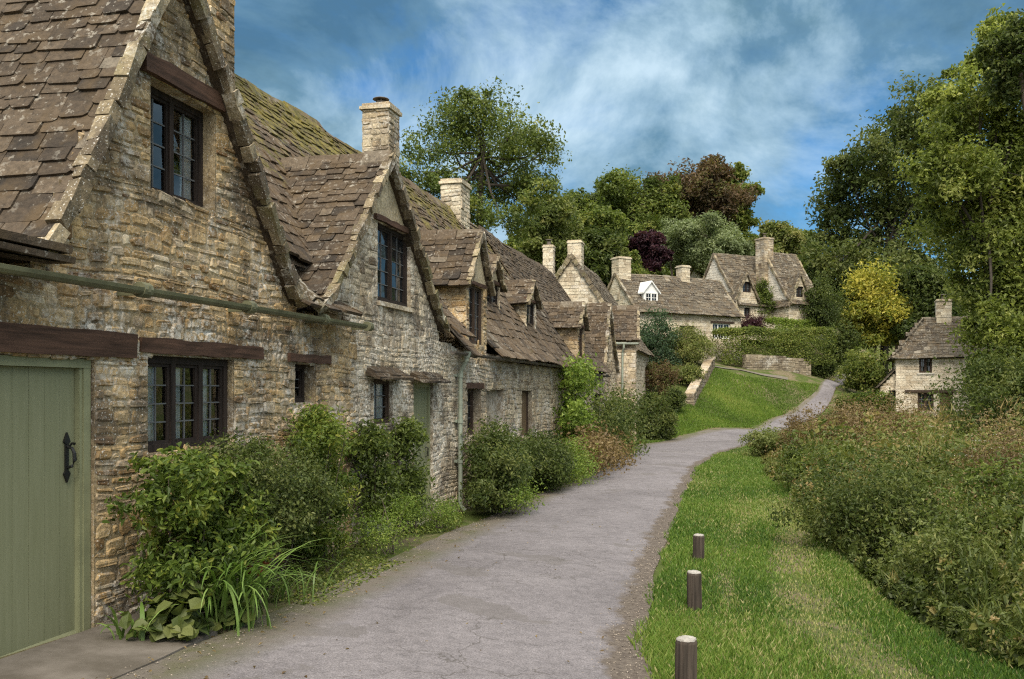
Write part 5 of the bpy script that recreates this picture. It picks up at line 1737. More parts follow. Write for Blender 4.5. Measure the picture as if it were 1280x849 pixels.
# grass strip at the bend on the near side
m_ = 9000
y = r.uniform(26, 38, m_); x = np.interp(y, LY, LX) - r.uniform(0, 1.1, m_) * np.clip((y - 24) / 8, .3, 1)
o = blades('grass', x, y, .06 + .06 * r.random(m_), np.full(m_, .03), np.clip(r.normal(.4, .2, m_), 0, .6), LM['grass'], 43)
tag(o, 'narrow strip of grass at the road edge under the wall shrubs near the bend', 'grass', kind='stuff')

# ---- the tangle of weeds on the right: plant after plant, each its own height and habit
ncl = 2600
y = np.exp(r.uniform(math.log(5.2), math.log(50), ncl))
dd = 15 * r.random(ncl) ** 1.6 * np.clip(y / 14, .55, 1.3)
dd = dd + .28 * vnoise(dd, y, 1.5, 31)
x = np.interp(y, BY, BX) + np.maximum(dd, 0)
deep = np.clip((dd - 2.5) / 4.5, 0, 1)
far_ = np.clip(1.10 - (y - 18) * .036, .28, 1.12) * (1 - deep) + (1.16 + .1 * np.sin(y)) * deep
far_ *= np.clip(1.25 - (y - 34) / 22, .5, 1)
hp = (np.clip(.22 + dd * .62, .16, 1.38) + .42 * vnoise(x, y, .8, 32) * np.clip(dd, .1, 1)) * far_ * r.uniform(.55, 1.22, ncl)
hp = np.clip(hp, .10, 2.1)
open_ = np.clip(1 - np.abs(x / y - .452) / .075, 0, 1) * np.clip((y - 16) / 6, 0, 1)      # lower growth in front of the hipped cottage
hp = np.where(open_ > 0, np.minimum(hp, np.maximum(.15, -.0300 * y - H(x, y)) + (1 - np.minimum(open_ * 3, 1)) * .8), hp)
rad = np.clip(hp * r.uniform(.22, .45, ncl), .08, .5) * np.clip(y / 16, .75, 1.5)
zone = vnoise(x, y, .5, 35) * .7 + r.normal(0, .35, ncl) + np.clip((y - 14) / 20, -.3, .5)
ct = np.clip(.30 + .40 * zone, .0, .95)
kinds = {q: ([], [], [], [], []) for q in 'fbs'}
for k in range(ncl):
    sp = r.choice(['f', 'b', 's'], p=(.62, .31, .07))
    PP, NN, SS, TT, AA = kinds[sp]
    m_ = int(r.uniform(60, 100) * {'f': 1.0, 'b': .45, 's': .55}[sp])
    f = r.random(m_) ** .62
    th = r.uniform(0, 6.283, m_)
    q = rad[k] * np.sqrt(r.random(m_)) * (1.08 - .62 * f)
    px_, py_ = x[k] + np.cos(th) * q, y[k] + np.sin(th) * q
    nn = r.normal(size=(m_, 3)) * .6
    nn[:, 0] += np.cos(th) * .5; nn[:, 1] += np.sin(th) * .5; nn[:, 2] += .55
    base_s = .034 + .0034 * y[k]
    if sp == 's':
        f = .35 + .65 * f
        nn[:, 2] = r.normal(size=m_) * .3
        SS.append(base_s * r.uniform(2.2, 4.2, m_))
        AA.append(np.stack([np.cos(th) * .45 + r.normal(size=m_) * .2, np.sin(th) * .45 + r.normal(size=m_) * .2, np.ones(m_)], 1))
        hk = hp[k] * 1.05
    else:
        SS.append(base_s * r.uniform(.6, 1.35, m_) * (1.15 - .35 * f) * (1.65 if sp == 'b' else .95))
        AA.append(r.normal(size=(m_, 3)) + np.array((0, 0, -.4)))
        hk = hp[k]
    PP.append(np.stack([px_, py_, hk * f], 1))
    NN.append(nn)
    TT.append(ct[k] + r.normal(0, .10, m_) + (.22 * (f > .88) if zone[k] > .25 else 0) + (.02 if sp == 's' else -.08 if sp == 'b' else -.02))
V_, T_ = [], []
ug = None
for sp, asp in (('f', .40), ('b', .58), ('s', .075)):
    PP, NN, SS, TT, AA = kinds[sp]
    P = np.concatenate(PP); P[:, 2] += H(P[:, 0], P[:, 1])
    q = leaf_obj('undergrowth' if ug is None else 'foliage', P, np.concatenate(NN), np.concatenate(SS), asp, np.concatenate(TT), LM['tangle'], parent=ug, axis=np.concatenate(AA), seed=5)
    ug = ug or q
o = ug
tag(o, 'tangled green and brown weeds filling the bank right of the verge', 'undergrowth', kind='stuff')
# dry seed heads standing out of it
k = (zone > .35) & (y > 9) & (dd > .4)
xs_, ys_, hs_ = x[k], y[k], hp[k]
Ps, Ss = [], []
for rep in range(3):
    sx, sy = xs_ + r.normal(0, .15, len(xs_)), ys_ + r.normal(0, .15, len(xs_))
    tp_ = hs_ + r.uniform(-.05, .28, len(xs_))
    for j in range(6):
        Ps.append(np.stack([sx, sy, H(sx, sy) + tp_ - .045 * j], 1) + r.normal(size=(len(sx), 3)) * np.array((.02, .02, .012)) * (.6 + .3 * j))
        Ss.append((.030 + .0020 * sy) * r.uniform(.6, 1.2, len(sx)))
P = np.concatenate(Ps)
o = leaf_obj('seed_heads', P, r.normal(size=P.shape), np.concatenate(Ss), .4, r.normal(.5, .25, len(P)), LM['brown'], seed=6)
tag(o, 'brown dry seed heads standing out of the tangled weeds', 'undergrowth', kind='stuff')

def bush_at(name, label, u, v, Y, w, h, n, leaf, mat, seed, cat='bush', group=None, aspect=.5, tint=0.0, base=None, depth=None, **kw):
    x = (u - CU) / FOC * Y
    z = hz(x, Y) if base is None else base
    d = depth or w
    r = np.random.default_rng(seed)
    bl = [(0, 0, h * .5, w * .40, d * .40, h * .46)]
    for k in range(6):
        a = r.uniform(0, 6.28)
        q = r.uniform(.25, .55)
        bl.append((math.cos(a) * w * q * .55, math.sin(a) * d * q * .55, h * r.uniform(.3, .78), w * r.uniform(.16, .27), d * r.uniform(.16, .27), h * r.uniform(.16, .26)))
    return shrub(name, label, cat, (x, Y, z), bl, n, leaf, mat, seed, aspect=aspect, nclump=kw.pop('nclump', 130), clump=kw.pop('clump', .26), group=group, tint=tint, **kw)

RB = 'bushes in the bank of weeds'
bush_at('bramble_bush', 'dark bramble hanging over the mown verge, deepest shade of the weedy bank', 1085, 680, 12.2, 2.2, 1.35, 12000, .060, 'darkgreen', 401, group=RB, tint=.12)
bush_at('bramble_bush', 'green bramble mound in the weedy bank close to the bottom corner of the verge', 1205, 760, 9.3, 1.7, 1.0, 6500, .055, 'olive', 402, group=RB, tint=-.15)
bush_at('willow_bush', 'olive leafy bush at the tip of the weedy bank by the bend', 968, 560, 27, 1.9, .95, 6500, .10, 'olive', 403, group=RB, aspect=.3, tint=.0)
bush_at('bramble_bush', 'mid-green bush low in the weedy bank behind the dark bramble', 1040, 610, 18.5, 2.4, 1.05, 6000, .085, 'midgreen', 404, group=RB, tint=-.12)
bush_at('elder_bush', 'broad olive bush in the middle of the weedy bank', 1150, 590, 17.5, 3.2, 1.6, 8000, .085, 'olive', 405, group=RB, tint=-.1)
bush_at('nettle_clump', 'tall dark nettles at the picture edge in the weedy bank', 1262, 690, 9.6, 1.7, 1.5, 6500, .055, 'midgreen', 406, group=RB, tint=-.15)
bush_at('hawthorn_bush', 'dark bush at the foot of the big pale tree', 1245, 470, 27.0, 3.6, 3.6, 11000, .12, 'darkgreen', 407, tint=.1)
bush_at('hawthorn_bush', 'dark green bush hiding the right end of the hipped cottage', 1240, 480, 38.0, 2.6, 3.0, 7000, .14, 'midgreen', 408, tint=-.15)
bush_at('hazel_bush', 'light green bush between the climbing road and the hipped cottage', 1082, 465, 53, 3.2, 3.0, 7000, .16, 'midgreen', 409, tint=.12)
bush_at('hazel_bush', 'yellowish bush before the lean-to of the hipped cottage', 1092, 500, 46, 2.2, 1.5, 4000, .13, 'yellowgreen', 410)

bush_at('hazel_bush', 'low olive bush at the right edge of the climbing road, near its bend', 1062, 492, 49, 1.8, 1.0, 4000, .12, 'olive', 411)
bush_at('hazel_bush', 'dark green bush at the right edge of the climbing road, before the hipped cottage', 1078, 480, 57, 2.4, 1.9, 5000, .14, 'darkgreen', 412, tint=.1)
bush_at('willowherb_clump', 'rusty brown seeding clump in the weedy bank near its tip at the bend', 1030, 545, 25, 2.6, 1.75, 8000, .09, 'brown', 413, group=RB, aspect=.3, tint=-.1)
bush_at('willowherb_clump', 'rusty clump rising over the olive bush in the middle of the weedy bank', 1105, 540, 22.5, 2.4, 2.15, 8000, .085, 'brown', 414, group=RB, aspect=.3, tint=-.2)
bush_at('willowherb_clump', 'rust-brown clump beside the picture edge in the weedy bank', 1258, 610, 13.5, 1.9, 1.9, 8000, .06, 'brown', 415, group=RB, aspect=.3, tint=-.2)
# white umbels over the weeds
HG = 'white flowering umbels over the weeds'
def umbel_mesh(seed, h):
    r = np.random.default_rng(seed)
    mb = MB()
    mb.tube([(0, 0, 0), (.03, .01, h * .5), (.02, .03, h)], [.010, .008, .005], 5)
    st = []
    for k in range(9):
        a, q = r.uniform(0, 6.28), r.uniform(.03, .13)
        p = (.02 + math.cos(a) * q, .03 + math.sin(a) * q, h + .09 - q * .25)
        mb.tube([(.02, .03, h), p], .003, 4)
        st.append(p)
    fl = MB()
    for p in st:
        for k in range(14):
            c = np.array(p) + r.normal(size=3) * np.array((.028, .028, .007))
            a = r.uniform(0, 6.28)
            sz = .014
            vs = [tuple(c + np.array((math.cos(a + j * 1.571) * sz, math.sin(a + j * 1.571) * sz, r.normal() * .004))) for j in range(4)]
            fl.add(vs, [(0, 1, 2, 3)], r.random())
    return mb, fl
s_mb, f_mb = umbel_mesh(3, 1.7)
spots = [(1212, 548, 22), (1228, 552, 20), (1178, 560, 21), (1247, 560, 17), (1263, 586, 14), (1216, 583, 17), (1190, 580, 18), (1140, 585, 17), (1205, 595, 15), (1083, 547, 24), (1250, 545, 23), (1163, 552, 26)]
st0 = fl0 = None
for k, (u, v, Y) in enumerate(spots):
    x, _, zt = at(u, v, Y)
    zg = hz(x, Y)
    o = empty('hogweed', (x, Y, zg - .02), k * 1.3)
    tag(o, 'tall white umbel flower rising above the weedy bank', 'flower', HG)
    o.scale = (1.1, 1.1, max(.7, (zt - zg) / 1.75))
    if st0 is None:
        st0 = s_mb.build('stem', LM['olive'], o); fl0 = f_mb.build('flower_head', LM['white'], o)
    else:
        for q in (st0, fl0):
            c = q.copy(); COL.objects.link(c); c.parent = o

# ---- hedges, walls and shrubs of the gardens up the slope
def hedge(name, label, pts, h, w, n, leaf, mat, seed, tint=0.0, z0=None):
    r = np.random.default_rng(seed)
    pts = np.array(pts, float)
    seg = np.linalg.norm(np.diff(pts, axis=0), axis=1)
    d = np.r_[0, np.cumsum(seg)]
    t = r.random(n) * d[-1]
    x, y = np.interp(t, d, pts[:, 0]), np.interp(t, d, pts[:, 1])
    dirv = (pts[-1] - pts[0]) / np.linalg.norm(pts[-1] - pts[0])
    nv = np.array((-dirv[1], dirv[0]))
    face = r.random(n)
    a = r.uniform(-1, 1, n)
    f = r.random(n)
    side = np.where(face < .55, np.where(r.random(n) < .7, -1, 1) * r.uniform(.8, 1.03, n), a)
    up = np.where(face < .55, f, r.uniform(.88, 1.02, n))
    wob = 1 + .10 * vnoise(t, t * 0 + seed, 1.3, seed)
    hh = h * (1 + .06 * vnoise(t, t * 0 + 3.1, 1.6, seed + 1))
    ro = 1 - .22 * np.clip(up - .7, 0, 1) / .3 * np.abs(side)
    zb = H(x, y) if z0 is None else np.full(n, z0)
    P = np.stack([x + nv[0] * side * w / 2 * wob * ro, y + nv[1] * side * w / 2 * wob * ro, zb + hh * up], 1) + r.normal(size=(n, 3)) * .06
    N = r.normal(size=(n, 3)) * .7
    N[:, :2] += nv[None] * np.sign(side)[:, None] * .5
    N[:, 2] += .6
    base = (float(pts[:, 0].mean()), float(pts[:, 1].mean()), float(zb.mean()))
    o = leaf_obj(name, P, N, leaf * r.uniform(.6, 1.3, n), .55, r.normal(.5, .2, n) + tint + .15 * vnoise(P[:, 0], P[:, 2] + P[:, 1], 1.7, seed + 2), LM[mat], None, base, seed=seed)
    tag(o, label, 'hedge')
    return o
hedge('hedge', 'long clipped hedge above the low stone retaining wall on the lawn', [at(896, 0, 56)[:2], at(960, 0, 57.5)[:2], at(1035, 0, 58)[:2]], 2.2, 1.8, 16000, .13, 'midgreen', 501, .06, z0=1.55)
hedge('hedge', 'short bright trimmed hedge higher up behind the long one', [at(960, 0, 61)[:2], at(1032, 0, 63)[:2]], 1.5, 1.4, 8000, .13, 'bright', 502, .05, z0=3.2)
bush_at('garden_shrub', 'dark shrub closing the end of the long clipped hedge by the climbing road', 1050, 450, 60, 2.9, 3.6, 7000, .16, 'darkgreen', 503, tint=.05, base=.8)
bush_at('garden_shrub', 'low dark greenery at the foot of the hedge end beside the road', 1025, 468, 58, 2.4, 1.4, 3500, .14, 'darkgreen', 504, base=.5)
bush_at('garden_shrub', 'tall grey-green shrub in front of the left half of the long low cottage', 820, 420, 52, 2.7, 4.2, 9000, .14, 'bluegreen', 505, tint=-.05, base=.4)
bush_at('clipped_bush', 'round clipped bush in front of the long low cottage doorway', 857, 433, 52.5, 3.3, 2.4, 11000, .11, 'olive', 506, tint=.08, base=1.2)
bush_at('garden_shrub', 'rust-tinged garden shrub above the big dark bush at the bend', 822, 468, 46, 2.2, 1.7, 4500, .12, 'copper', 507, tint=.25, base=-.35)
bush_at('garden_shrub', 'low dark clipped bush beside the end of the pale-topped garden wall', 842, 492, 43.5, 1.3, 1.1, 3500, .10, 'darkgreen', 508, base=-1.0)
bush_at('garden_shrub', 'olive garden border between rust-tinged shrub and pale-topped wall', 858, 468, 48.5, 2.2, 1.1, 3500, .12, 'olive', 509, base=.2)
bush_at('heather_mound', 'purplish grey mound by the ivy wall of the gabled hillside cottage', 940, 402, 60, 1.9, 1.3, 3500, .12, 'purple', 510, tint=.2, base=3.7)
bush_at('ivy', 'dark ivy climbing the wall between the two gabled hillside cottages', 952, 375, 63.0, 1.9, 3.0, 5000, .14, 'midgreen', 511, 'ivy', tint=-.2, base=4.6, depth=1.4)
bush_at('garden_shrub', 'dark shrub under the gabled dormer of the highest cottage', 1005, 393, 63.5, 2.8, 2.0, 5000, .14, 'darkgreen', 512, base=4.2)
bush_at('garden_shrub', 'dark shrub beside the highest cottage under the trees', 1030, 385, 62, 3.0, 4.0, 6500, .16, 'darkgreen', 513, base=3.6)

def dry_wall(name, label, pts, h, w, seed, stone=('stone_far', 'mortar_far'), coping=True, z_top=None):
    o = None
    pts = np.array(pts, float)
    mb, cp = MB(), MB()
    rnd = random.Random(seed)
    for (ax, ay), (bx, by) in zip(pts[:-1], pts[1:]):
        ln = math.hypot(bx - ax, by - ay)
        k = max(2, int(ln / .9))
        ex = ((bx - ax) / ln, (by - ay) / ln, 0)
        nn = (ex[1], -ex[0], 0)
        for i in range(k):
            s0, s1 = ln * i / k, ln * (i + 1) / k
            p0 = (ax + ex[0] * s0, ay + ex[1] * s0)
            p1 = (ax + ex[0] * s1, ay + ex[1] * s1)
            z0, z1 = hz(*p0), hz(*p1)
            zb = min(z0, z1) - .3
            t0, t1 = (z0 + h, z1 + h) if z_top is None else (z_top, z_top)
            for sg in (1, -1):
                O = (p0[0] + nn[0] * sg * w / 2, p0[1] + nn[1] * sg * w / 2, 0)
                stone_wall(mb, O, ex, (nn[0] * sg, nn[1] * sg, 0), [(0, zb), (s1 - s0, zb), (s1 - s0, t1), (0, t0)], (), (.10, .17), (.15, .4), .03, seed + i + sg, 1)
            if i == 0 or i == k - 1:
                p = p0 if i == 0 else p1
                sg = -1 if i == 0 else 1
                stone_wall(mb, (p[0] - nn[0] * w / 2, p[1] - nn[1] * w / 2, 0), nn, (ex[0] * sg, ex[1] * sg, 0), [(0, zb), (w, zb), (w, (t0 if i == 0 else t1)), (0, (t0 if i == 0 else t1))], (), (.1, .17), (.15, .3), .02, seed + 5, 1)
            for j in range(2):
                q0, q1 = s0 + (s1 - s0) * j / 2 + .01, s0 + (s1 - s0) * (j + 1) / 2 - .01
                za, zc = t0 + (t1 - t0) * j / 2, t0 + (t1 - t0) * (j + 1) / 2
                vs = []
                for hh in (0.002, rnd.uniform(.07, .11)):
                    for q, z in ((q0, za), (q1, zc)):
                        for e in (-1, 1):
                            ww = (w / 2 + .05) * rnd.uniform(.9, 1.1)
                            vs.append((ax + ex[0] * q + nn[0] * e * ww, ay + ex[1] * q + nn[1] * e * ww, z + hh + rnd.uniform(-.01, .01)))
                cp.add(vs, [(0, 1, 3, 2), (4, 6, 7, 5), (0, 2, 6, 4), (1, 5, 7, 3), (0, 4, 5, 1), (2, 3, 7, 6)], rnd.random())
    base = (float(pts[0][0]), float(pts[0][1]), hz(*pts[0]))
    e = empty(name, base)
    tag(e, label, 'wall')
    mb.build('stonework', [M[stone[0]], M[stone[1]]], e, base)
    if coping:
        cp.build('coping', M['stone_c'], e, base)
    return e
dry_wall('garden_wall', 'low garden wall with pale coping climbing beside the lawn', [hit(862, 506)[:2], hit(874, 484)[:2], hit(889, 459)[:2]], .50, .38, 601, ('stone_d', 'mortar_d'))
dry_wall('retaining_wall', 'short dry stone retaining wall below the long clipped hedge', [at(930, 0, 55.6)[:2], at(970, 0, 56.2)[:2], at(1010, 0, 57.2)[:2]], .85, .5, 602, ('stone_d', 'mortar_d'), coping=False)

# ---- verge posts
PG = 'wooden posts along the verge'
def post(label, u, vt, vb, Y, seed, tilt):
    x = (u - CU) / FOC * Y
    zt, zb = (CV - vt) / FOC * Y, (CV - vb) / FOC * Y
    zg = hz(x, Y)
    h = zt - zg
    r = random.Random(seed)
    o = empty('verge_post', (x, Y, zg), r.uniform(0, 1))
    tag(o, label, 'post', PG)
    n = 30
    mb = MB()
    prof = [(-.25, .062), (0, .064), (h * .3, .063), (h * .7, .062), (h - .03, .062), (h - .012, .058)]
    vs = []
    sq = [1 + .10 * abs(math.cos(2 * (2 * math.pi * k / n))) + r.uniform(-.035, .03) - (.14 if r.random() < .12 else 0) for k in range(n)]
    for z, q in prof:
        for k in range(n):
            a = 2 * math.pi * k / n
            qq = q * sq[k] + r.uniform(-.0015, .0015)
            vs.append((math.cos(a) * qq + tilt * z, math.sin(a) * qq, z))
    fs = [(i * n + k, i * n + (k + 1) % n, (i + 1) * n + (k + 1) % n, (i + 1) * n + k) for i in range(len(prof) - 1) for k in range(n)]
    mb.add(vs, fs)
    mb.build('shaft', M['post'], o)
    tp = MB()
    vs = []
    for z, q in ((h - .0125, .0585), (h - .003, .054), (h + .004, .03)):
        for k in range(n):
            a = 2 * math.pi * k / n
            vs.append((math.cos(a) * q * sq[k] + tilt * h, math.sin(a) * q * sq[k], z + r.uniform(-.003, .003)))
    tp.add(vs, [(i * n + k, i * n + (k + 1) % n, (i + 1) * n + (k + 1) % n, (i + 1) * n + k) for i in range(2) for k in range(n)] + [tuple(2 * n + k for k in range(n))])
    tp.build('top', M['post_top'], o)
post('biggest dark wooden post, its bleached top seen at the bottom of the verge', 857, 797, 880, 5.63, 1, .01)
post('dark wooden verge post standing between the other two', 868, 714, 762, 8.25, 2, -.02)
post('dark wooden verge post farthest up the verge towards the bend', 873, 668, 702, 10.8, 3, .015)

# loose grit along the road edges, fallen leaves
ng = 2600
y = np.exp(r.uniform(math.log(4.5), math.log(26), ng))
right = r.random(ng) < .6
xr, xl = np.interp(y, RY, RX), np.interp(y, LY, LX)
x = np.where(right, xr - np.abs(r.normal(0, .22, ng)), xl + np.abs(r.normal(0, .30, ng)))
P = np.stack([x, y, H(x, y) + .028], 1)
N = r.normal(size=P.shape) * .35; N[:, 2] += 1
o = leaf_obj('gravel', P, N, .012 + .0009 * y * r.random(ng), .8, r.random(ng), plain_mat('grit', (.26, .22, .18), .95, .4, 30, 0), fold=.25, seed=9)
tag(o, 'loose grit scattered along the road edges', 'gravel', kind='stuff')
nl = 260
y = np.exp(r.uniform(math.log(4.5), math.log(20), nl)); xr, xl = np.interp(y, RY, RX), np.interp(y, LY, LX)
x = np.where(r.random(nl) < .75, xl + np.abs(r.normal(0, .35, nl)), xl + (xr - xl) * r.random(nl))
P = np.stack([x, y, H(x, y) + .05], 1)
N = r.normal(size=P.shape) * .3; N[:, 2] += 1
o = leaf_obj('fallen_leaves', P, N, r.uniform(.02, .045, nl), .5, r.random(nl), LM['brown'], seed=10)
tag(o, 'dry fallen leaves on the road and along its edge', 'leaves', kind='stuff')
# ================================================================== trees
def tree(name, label, u, v0, v1, wpx, Y, n, leaf, mat, seed, group=None, aspect=.55, lobes=11, trunk=True, tint=0.0, mat2=None, clump=.30, nclump=170, base=None, bark='bark', trunk_u=None, shape=1.0, up=.45, gap=.78, limbs=9, blobs=None):
    """crown fills the pixel box u +- wpx/2, v0..v1 at distance Y; the trunk stands on the terrain"""
    r = np.random.default_rng(seed)
    x = (u - CU) / FOC * Y
    zt, zc0 = (CV - v0) / FOC * Y, (CV - v1) / FOC * Y
    a = wpx / FOC * Y / 2
    xt = x if trunk_u is None else (trunk_u - CU) / FOC * Y
    zg = hz(xt, Y) if base is None else base
    hgt = zt - zc0
    zc = (zt + zc0) / 2
    bl = [(x, Y, zc, a * .55, a * .55, hgt * .34)]
    for k in range(lobes):
        th = k * 2.4 + r.uniform(-.4, .4)
        w = r.uniform(-1, 1)
        w = math.copysign(abs(w) ** .8, w)
        q = math.sqrt(max(0, 1 - w * w)) * (1 - .22 * shape * max(0, w))
        rl = r.uniform(.26, .40)
        bl.append((x + math.cos(th) * q * a * (1 - rl * .85), Y + math.sin(th) * q * a * (1 - rl * .85), zc + w * hgt / 2 * (1 - rl * .75), a * rl, a * rl, min(hgt * .5, a) * rl * r.uniform(.75, 1.0)))
    if blobs: bl = blobs(x, Y, zc, a, hgt)
    P, N, T = blob_leaves(bl, int(n * 1.7), r, clump * .85, int(nclump * 1.15), up, gap)
    k = P[:, 2] > H(P[:, 0], P[:, 1]) + .05
    P, N, T = P[k], N[k], T[k]
    o = empty(name, (xt, Y, zg))
    tag(o, label, 'tree', group)
    org = (xt, Y, zg)
    leaf_obj('crown', P, N, leaf * 1.22 * r.uniform(.55, 1.4, len(P)), aspect, T + tint, mat if not isinstance(mat, str) else LM[mat], o, org, seed=seed)
    mb = MB()
    rad = max(.10, a * .055)
    zf = zc0 + hgt * .30
    mid = Vector((xt + (x - xt) * .5 + r.normal() * .15, Y, zg + (zf - zg) * .5))
    fork = Vector((x + r.normal() * .1, Y, zf))
    top = Vector((x + r.normal() * a * .1, Y, zc0 + hgt * .82))
    mb.tube([(xt, Y, zg - .4), (xt, Y, zg + .3), mid, fork, (fork + top) / 2 + Vector((r.normal() * .2, 0, 0)), top], [rad * 1.5, rad * 1.1, rad, rad * .8, rad * .5, rad * .15], 9, .5, 0, False)
    for b in bl[1:1 + limbs]:
        q = r.uniform(.0, .6)
        s0 = fork.lerp(top, q)
        e = Vector(b[:3])
        m1 = s0.lerp(e, .5) + Vector((0, 0, -.06 * (e - s0).length)) + Vector(r.normal(size=3) * .1)
        mb.tube([s0, m1, e], [rad * .42 * (1 - q * .4), rad * .28, rad * .08], 6, .5, 0, False)
        for j in range(3):
            e2 = e + Vector(r.normal(size=3) * np.array(b[3:6]) * .4)
            mb.tube([m1.lerp(e, r.uniform(.3, .9)), e2], [rad * .13, rad * .03], 4, .5, 0, False)
    mb.build('trunk', M[bark], o, org)
    return o

WG = 'trees on the slope behind the cottages'
# the ash behind the row
def ash(x, Y, zc, a, h):
    r = np.random.default_rng(77)
    out = [(x - a * .15, Y, zc + h * .2, a * .45, a * .5, h * .2)]
    px = [(560, 175, 44), (600, 145, 46), (645, 165, 42), (668, 195, 34), (530, 185, 30), (575, 225, 38), (640, 215, 40), (560, 250, 34), (672, 225, 26), (612, 185, 46), (605, 240, 30), (645, 250, 30), (520, 215, 24), (592, 122, 20), (683, 190, 20), (540, 268, 24), (585, 268, 24), (628, 276, 26), (662, 258, 24), (520, 245, 20), (560, 272, 30), (608, 268, 30), (645, 278, 28), (672, 245, 24), (530, 225, 26)]
    for u, v, w in px:
        p = at(u, v, Y + r.uniform(-3, 3))
        q = w / FOC * Y
        out.append((p[0], p[1], p[2], q * .9, q * .9, q * .72))
    return out
tree('ash_tree', 'tall open-crowned tree showing its bare limbs, rising behind the mossy roof and second chimney', 602, 110, 290, 190, 50, 18500, .17, 'midgreen', 701, aspect=.45, blobs=ash, clump=.34, nclump=260, trunk_u=606, gap=.85, limbs=20, tint=-.12, bark='bark_dark')
spec = [
 # name, label, u, v0, v1, w, Y, n, leaf, mat, tint
 ('broadleaf_tree', 'olive-green tree left of the pale stone gable, above the end of the row', 690, 240, 345, 95, 62, 10000, .22, 'olive', -.1),
 ('broadleaf_tree', 'mid-green tree with a round top just right of the tall open-crowned one', 728, 236, 350, 90, 70, 10000, .24, 'midgreen', 0),
 ('broadleaf_tree', 'dark tree filling the gap between the pale stone gable and the long low roof', 748, 285, 380, 70, 62, 8000, .22, 'darkgreen', .08),
 ('broadleaf_tree', 'grey-green rounded tree left of the copper crown', 790, 206, 330, 115, 86, 12000, .28, 'midgreen', -.08),
 ('copper_beech', 'tree with the largest coppery brown crown on the slope', 866, 198, 310, 125, 88, 16000, .28, 'copper', 0),
 ('broadleaf_tree', 'green tree right of the coppery crown, its edge against the sky', 915, 197, 300, 62, 90, 9000, .28, 'midgreen', .05),
 ('purple_plum', 'small purple-leaved tree over the long low roof', 812, 284, 345, 52, 70, 5000, .22, 'purple', 0),
 ('willow', 'pale grey-green willow-like tree below the coppery crown', 888, 264, 345, 92, 74, 12000, .24, 'grey', -.08),
 ('willow', 'small pale feathery tree between purple tree and the pale willow', 838, 272, 340, 40, 75, 4500, .22, 'grey', -.12),
 ('broadleaf_tree', 'dark green tree right behind the long low roof and its end chimney', 785, 315, 380, 60, 66, 6000, .2, 'midgreen', -.1),
 ('birch_tree', 'yellowing tree behind the tall chimney of the highest cottage', 972, 282, 345, 70, 84, 7000, .26, 'olive', .15),
 ('larch', 'lime green conical tree right of the highest cottage', 1018, 300, 370, 44, 76, 5500, .22, 'bright', -.1),
 ('broadleaf_tree', 'dark tree at the back right of the highest cottage roof', 1015, 330, 400, 50, 72, 5500, .2, 'darkgreen', .05),
]
for k, (nm, lb, u, v0, v1, w, Y, n, lf, mt, ti) in enumerate(spec):
    kw = {}
    if nm == 'larch':
        def kw_b(x, Y, zc, a, h):
            return [(x, Y, zc - h * .45 + h * .9 * q, a * (1.0 - .88 * q), a * (1.0 - .88 * q), h * .1) for q in np.linspace(0, 1, 9)]
        kw['blobs'] = kw_b
    tree(nm, lb, u, v0, v1, w * (1.0 if nm in ('larch', 'purple_plum') else 1.22), Y, int(n * 1.3), lf, mt, 710 + k, group=WG, aspect=.3 if nm == 'willow' else .55, tint=ti, shape=.6, **kw)
# behind, filling the wood: each its own tree, the last ones half hidden
fill = [(655, 285, 60, 78, 'midgreen'), (770, 228, 80, 96, 'darkgreen'), (845, 240, 70, 100, 'darkgreen'), (940, 285, 60, 97, 'midgreen'), (1000, 285, 60, 92, 'olive'), (905, 300, 80, 82, 'darkgreen'), (760, 300, 70, 80, 'midgreen'), (850, 305, 70, 84, 'darkgreen'), (945, 318, 60, 80, 'midgreen'), (820, 315, 60, 82, 'midgreen')]
fl_lab = ['partly hidden tree behind the ridge end of the mossy roof', 'dark tree crown behind the left of the grey-green rounded tree', 'dark tree crown directly behind the coppery crown', 'tree crown behind the right side of the pale willow', 'olive tree crown behind the lime conical tree', 'dark tree behind the pale willow, low over the roofs', 'tree behind the dark one beside the pale gable', 'dark tree behind the purple tree', 'green tree behind the tall chimney, low down', 'green tree behind the middle of the long low roof']
for k, ((u, v0, w, Y, mt), lb) in enumerate(zip(fill, fl_lab)):
    tree('broadleaf_tree', lb, u, v0, v0 + 95, w * 1.35, Y, 8000, .28, mt, 740 + k, group=WG, tint=-.05)

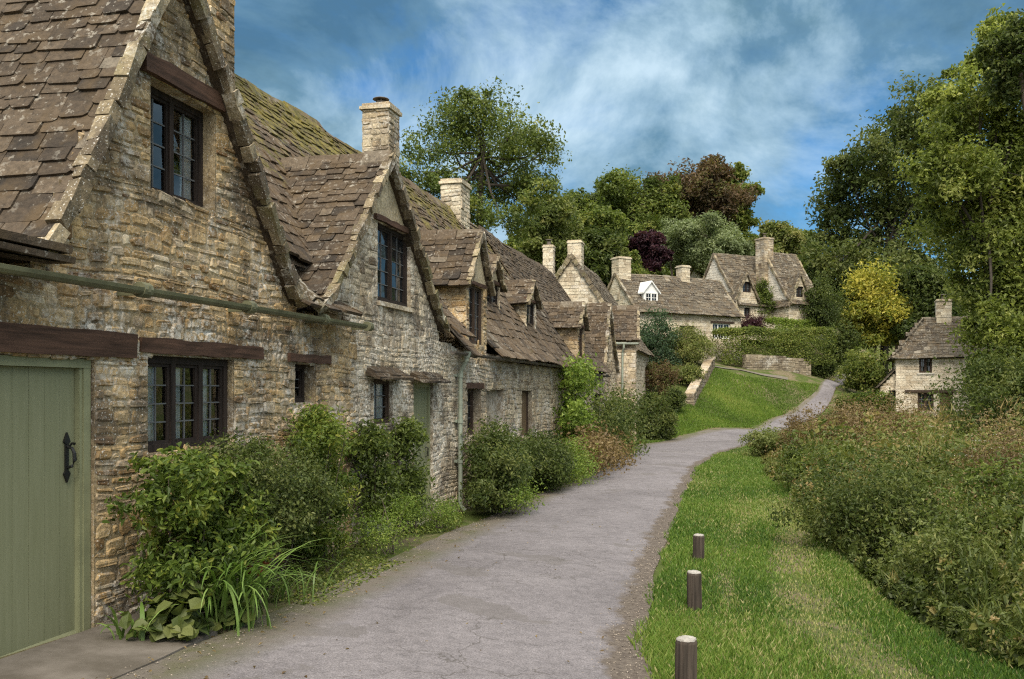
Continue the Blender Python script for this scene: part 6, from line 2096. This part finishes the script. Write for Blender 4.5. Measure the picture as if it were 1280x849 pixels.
RT = 'trees right of the climbing road'
def bigdark(x, Y, zc, a, h):
    r = np.random.default_rng(88)
    out = []
    for u, v, w in [(1095, 200, 48), (1050, 250, 42), (1120, 170, 40), (1075, 300, 58), (1130, 250, 60), (1045, 330, 40), (1100, 360, 60), (1150, 330, 60), (1150, 140, 44), (1170, 200, 50), (1060, 215, 30), (1035, 285, 28), (1125, 400, 50), (1075, 400, 40), (1170, 400, 50), (1035, 370, 30), (1160, 440, 40)]:
        p = at(u, v, Y + r.uniform(-4, 4)); q = w / FOC * Y
        out.append((p[0], p[1], p[2], q * .82, q * .9, q * .72))
    return out
tree('sycamore', 'massive dark tree towering over the climbing road behind the yellow one', 1105, 130, 450, 170, 72, 34000, .26, 'darkgreen', 761, group=RT, blobs=bigdark, nclump=420, clump=.28, tint=.22, limbs=12, bark='bark_dark')
tree('maple', 'yellow-leaved tree in front of the massive dark one', 1092, 312, 440, 92, 64, 10000, .19, 'yellow', 762, group=RT, tint=-.06, nclump=120, clump=.36)
tree('broadleaf_tree', 'light green young tree left of the yellow one by the climbing road', 1062, 345, 440, 50, 66, 5500, .2, 'midgreen', 763, group=RT, tint=.1)
tree('broadleaf_tree', 'dark tree standing behind the chimney of the hipped cottage', 1165, 320, 470, 90, 62, 12000, .2, 'darkgreen', 764, group=RT)
def bigpale(x, Y, zc, a, h):
    r = np.random.default_rng(99)
    out = []
    for u, v, w in [(1215, 150, 55), (1180, 210, 48), (1250, 200, 66), (1195, 280, 55), (1270, 290, 70), (1234, 350, 50), (1285, 120, 60), (1256, 425, 50), (1280, 380, 60), (1165, 255, 34), (1190, 145, 34), (1225, 110, 36), (1275, 60, 40), (1258, 470, 40), (1270, 470, 55), (1170, 180, 28), (1330, 200, 80), (1330, 330, 80), (1340, 90, 70), (1238, 405, 34), (1250, 75, 26), (1262, 38, 34), (1268, 500, 36), (1300, 515, 44), (1330, 440, 60), (1215, 85, 32), (1245, 58, 32), (1262, 255, 50), (1300, 250, 60), (1245, 300, 46), (1210, 215, 44), (1180, 120, 24), (1150, 215, 24)]:
        p = at(u, v, Y + r.uniform(-2.5, 2.5)); q = w / FOC * Y
        out.append((p[0], p[1], p[2], q * .85, q * .95, q * .78))
    return out
tree('ash_tree', 'big pale-green tree filling the picture edge in front of the hipped cottage', 1240, 60, 480, 200, 31, 72000, .125, 'paletree', 765, group=RT, blobs=bigpale, nclump=900, clump=.26, tint=-.06, limbs=20, trunk_u=1290, bark='bark_dark')
tree('ash_tree', 'dark upper branches of a tree behind the big pale-green one', 1275, 0, 140, 90, 25, 5000, .11, 'darkgreen', 766, group=RT, tint=.1, base=-2.2, gap=.9, clump=.34, trunk_u=1390)
tree('broadleaf_tree', 'dark tree seen through the gaps of the big pale-green one', 1285, 120, 470, 130, 44, 14000, .2, 'darkgreen', 767, group=RT)
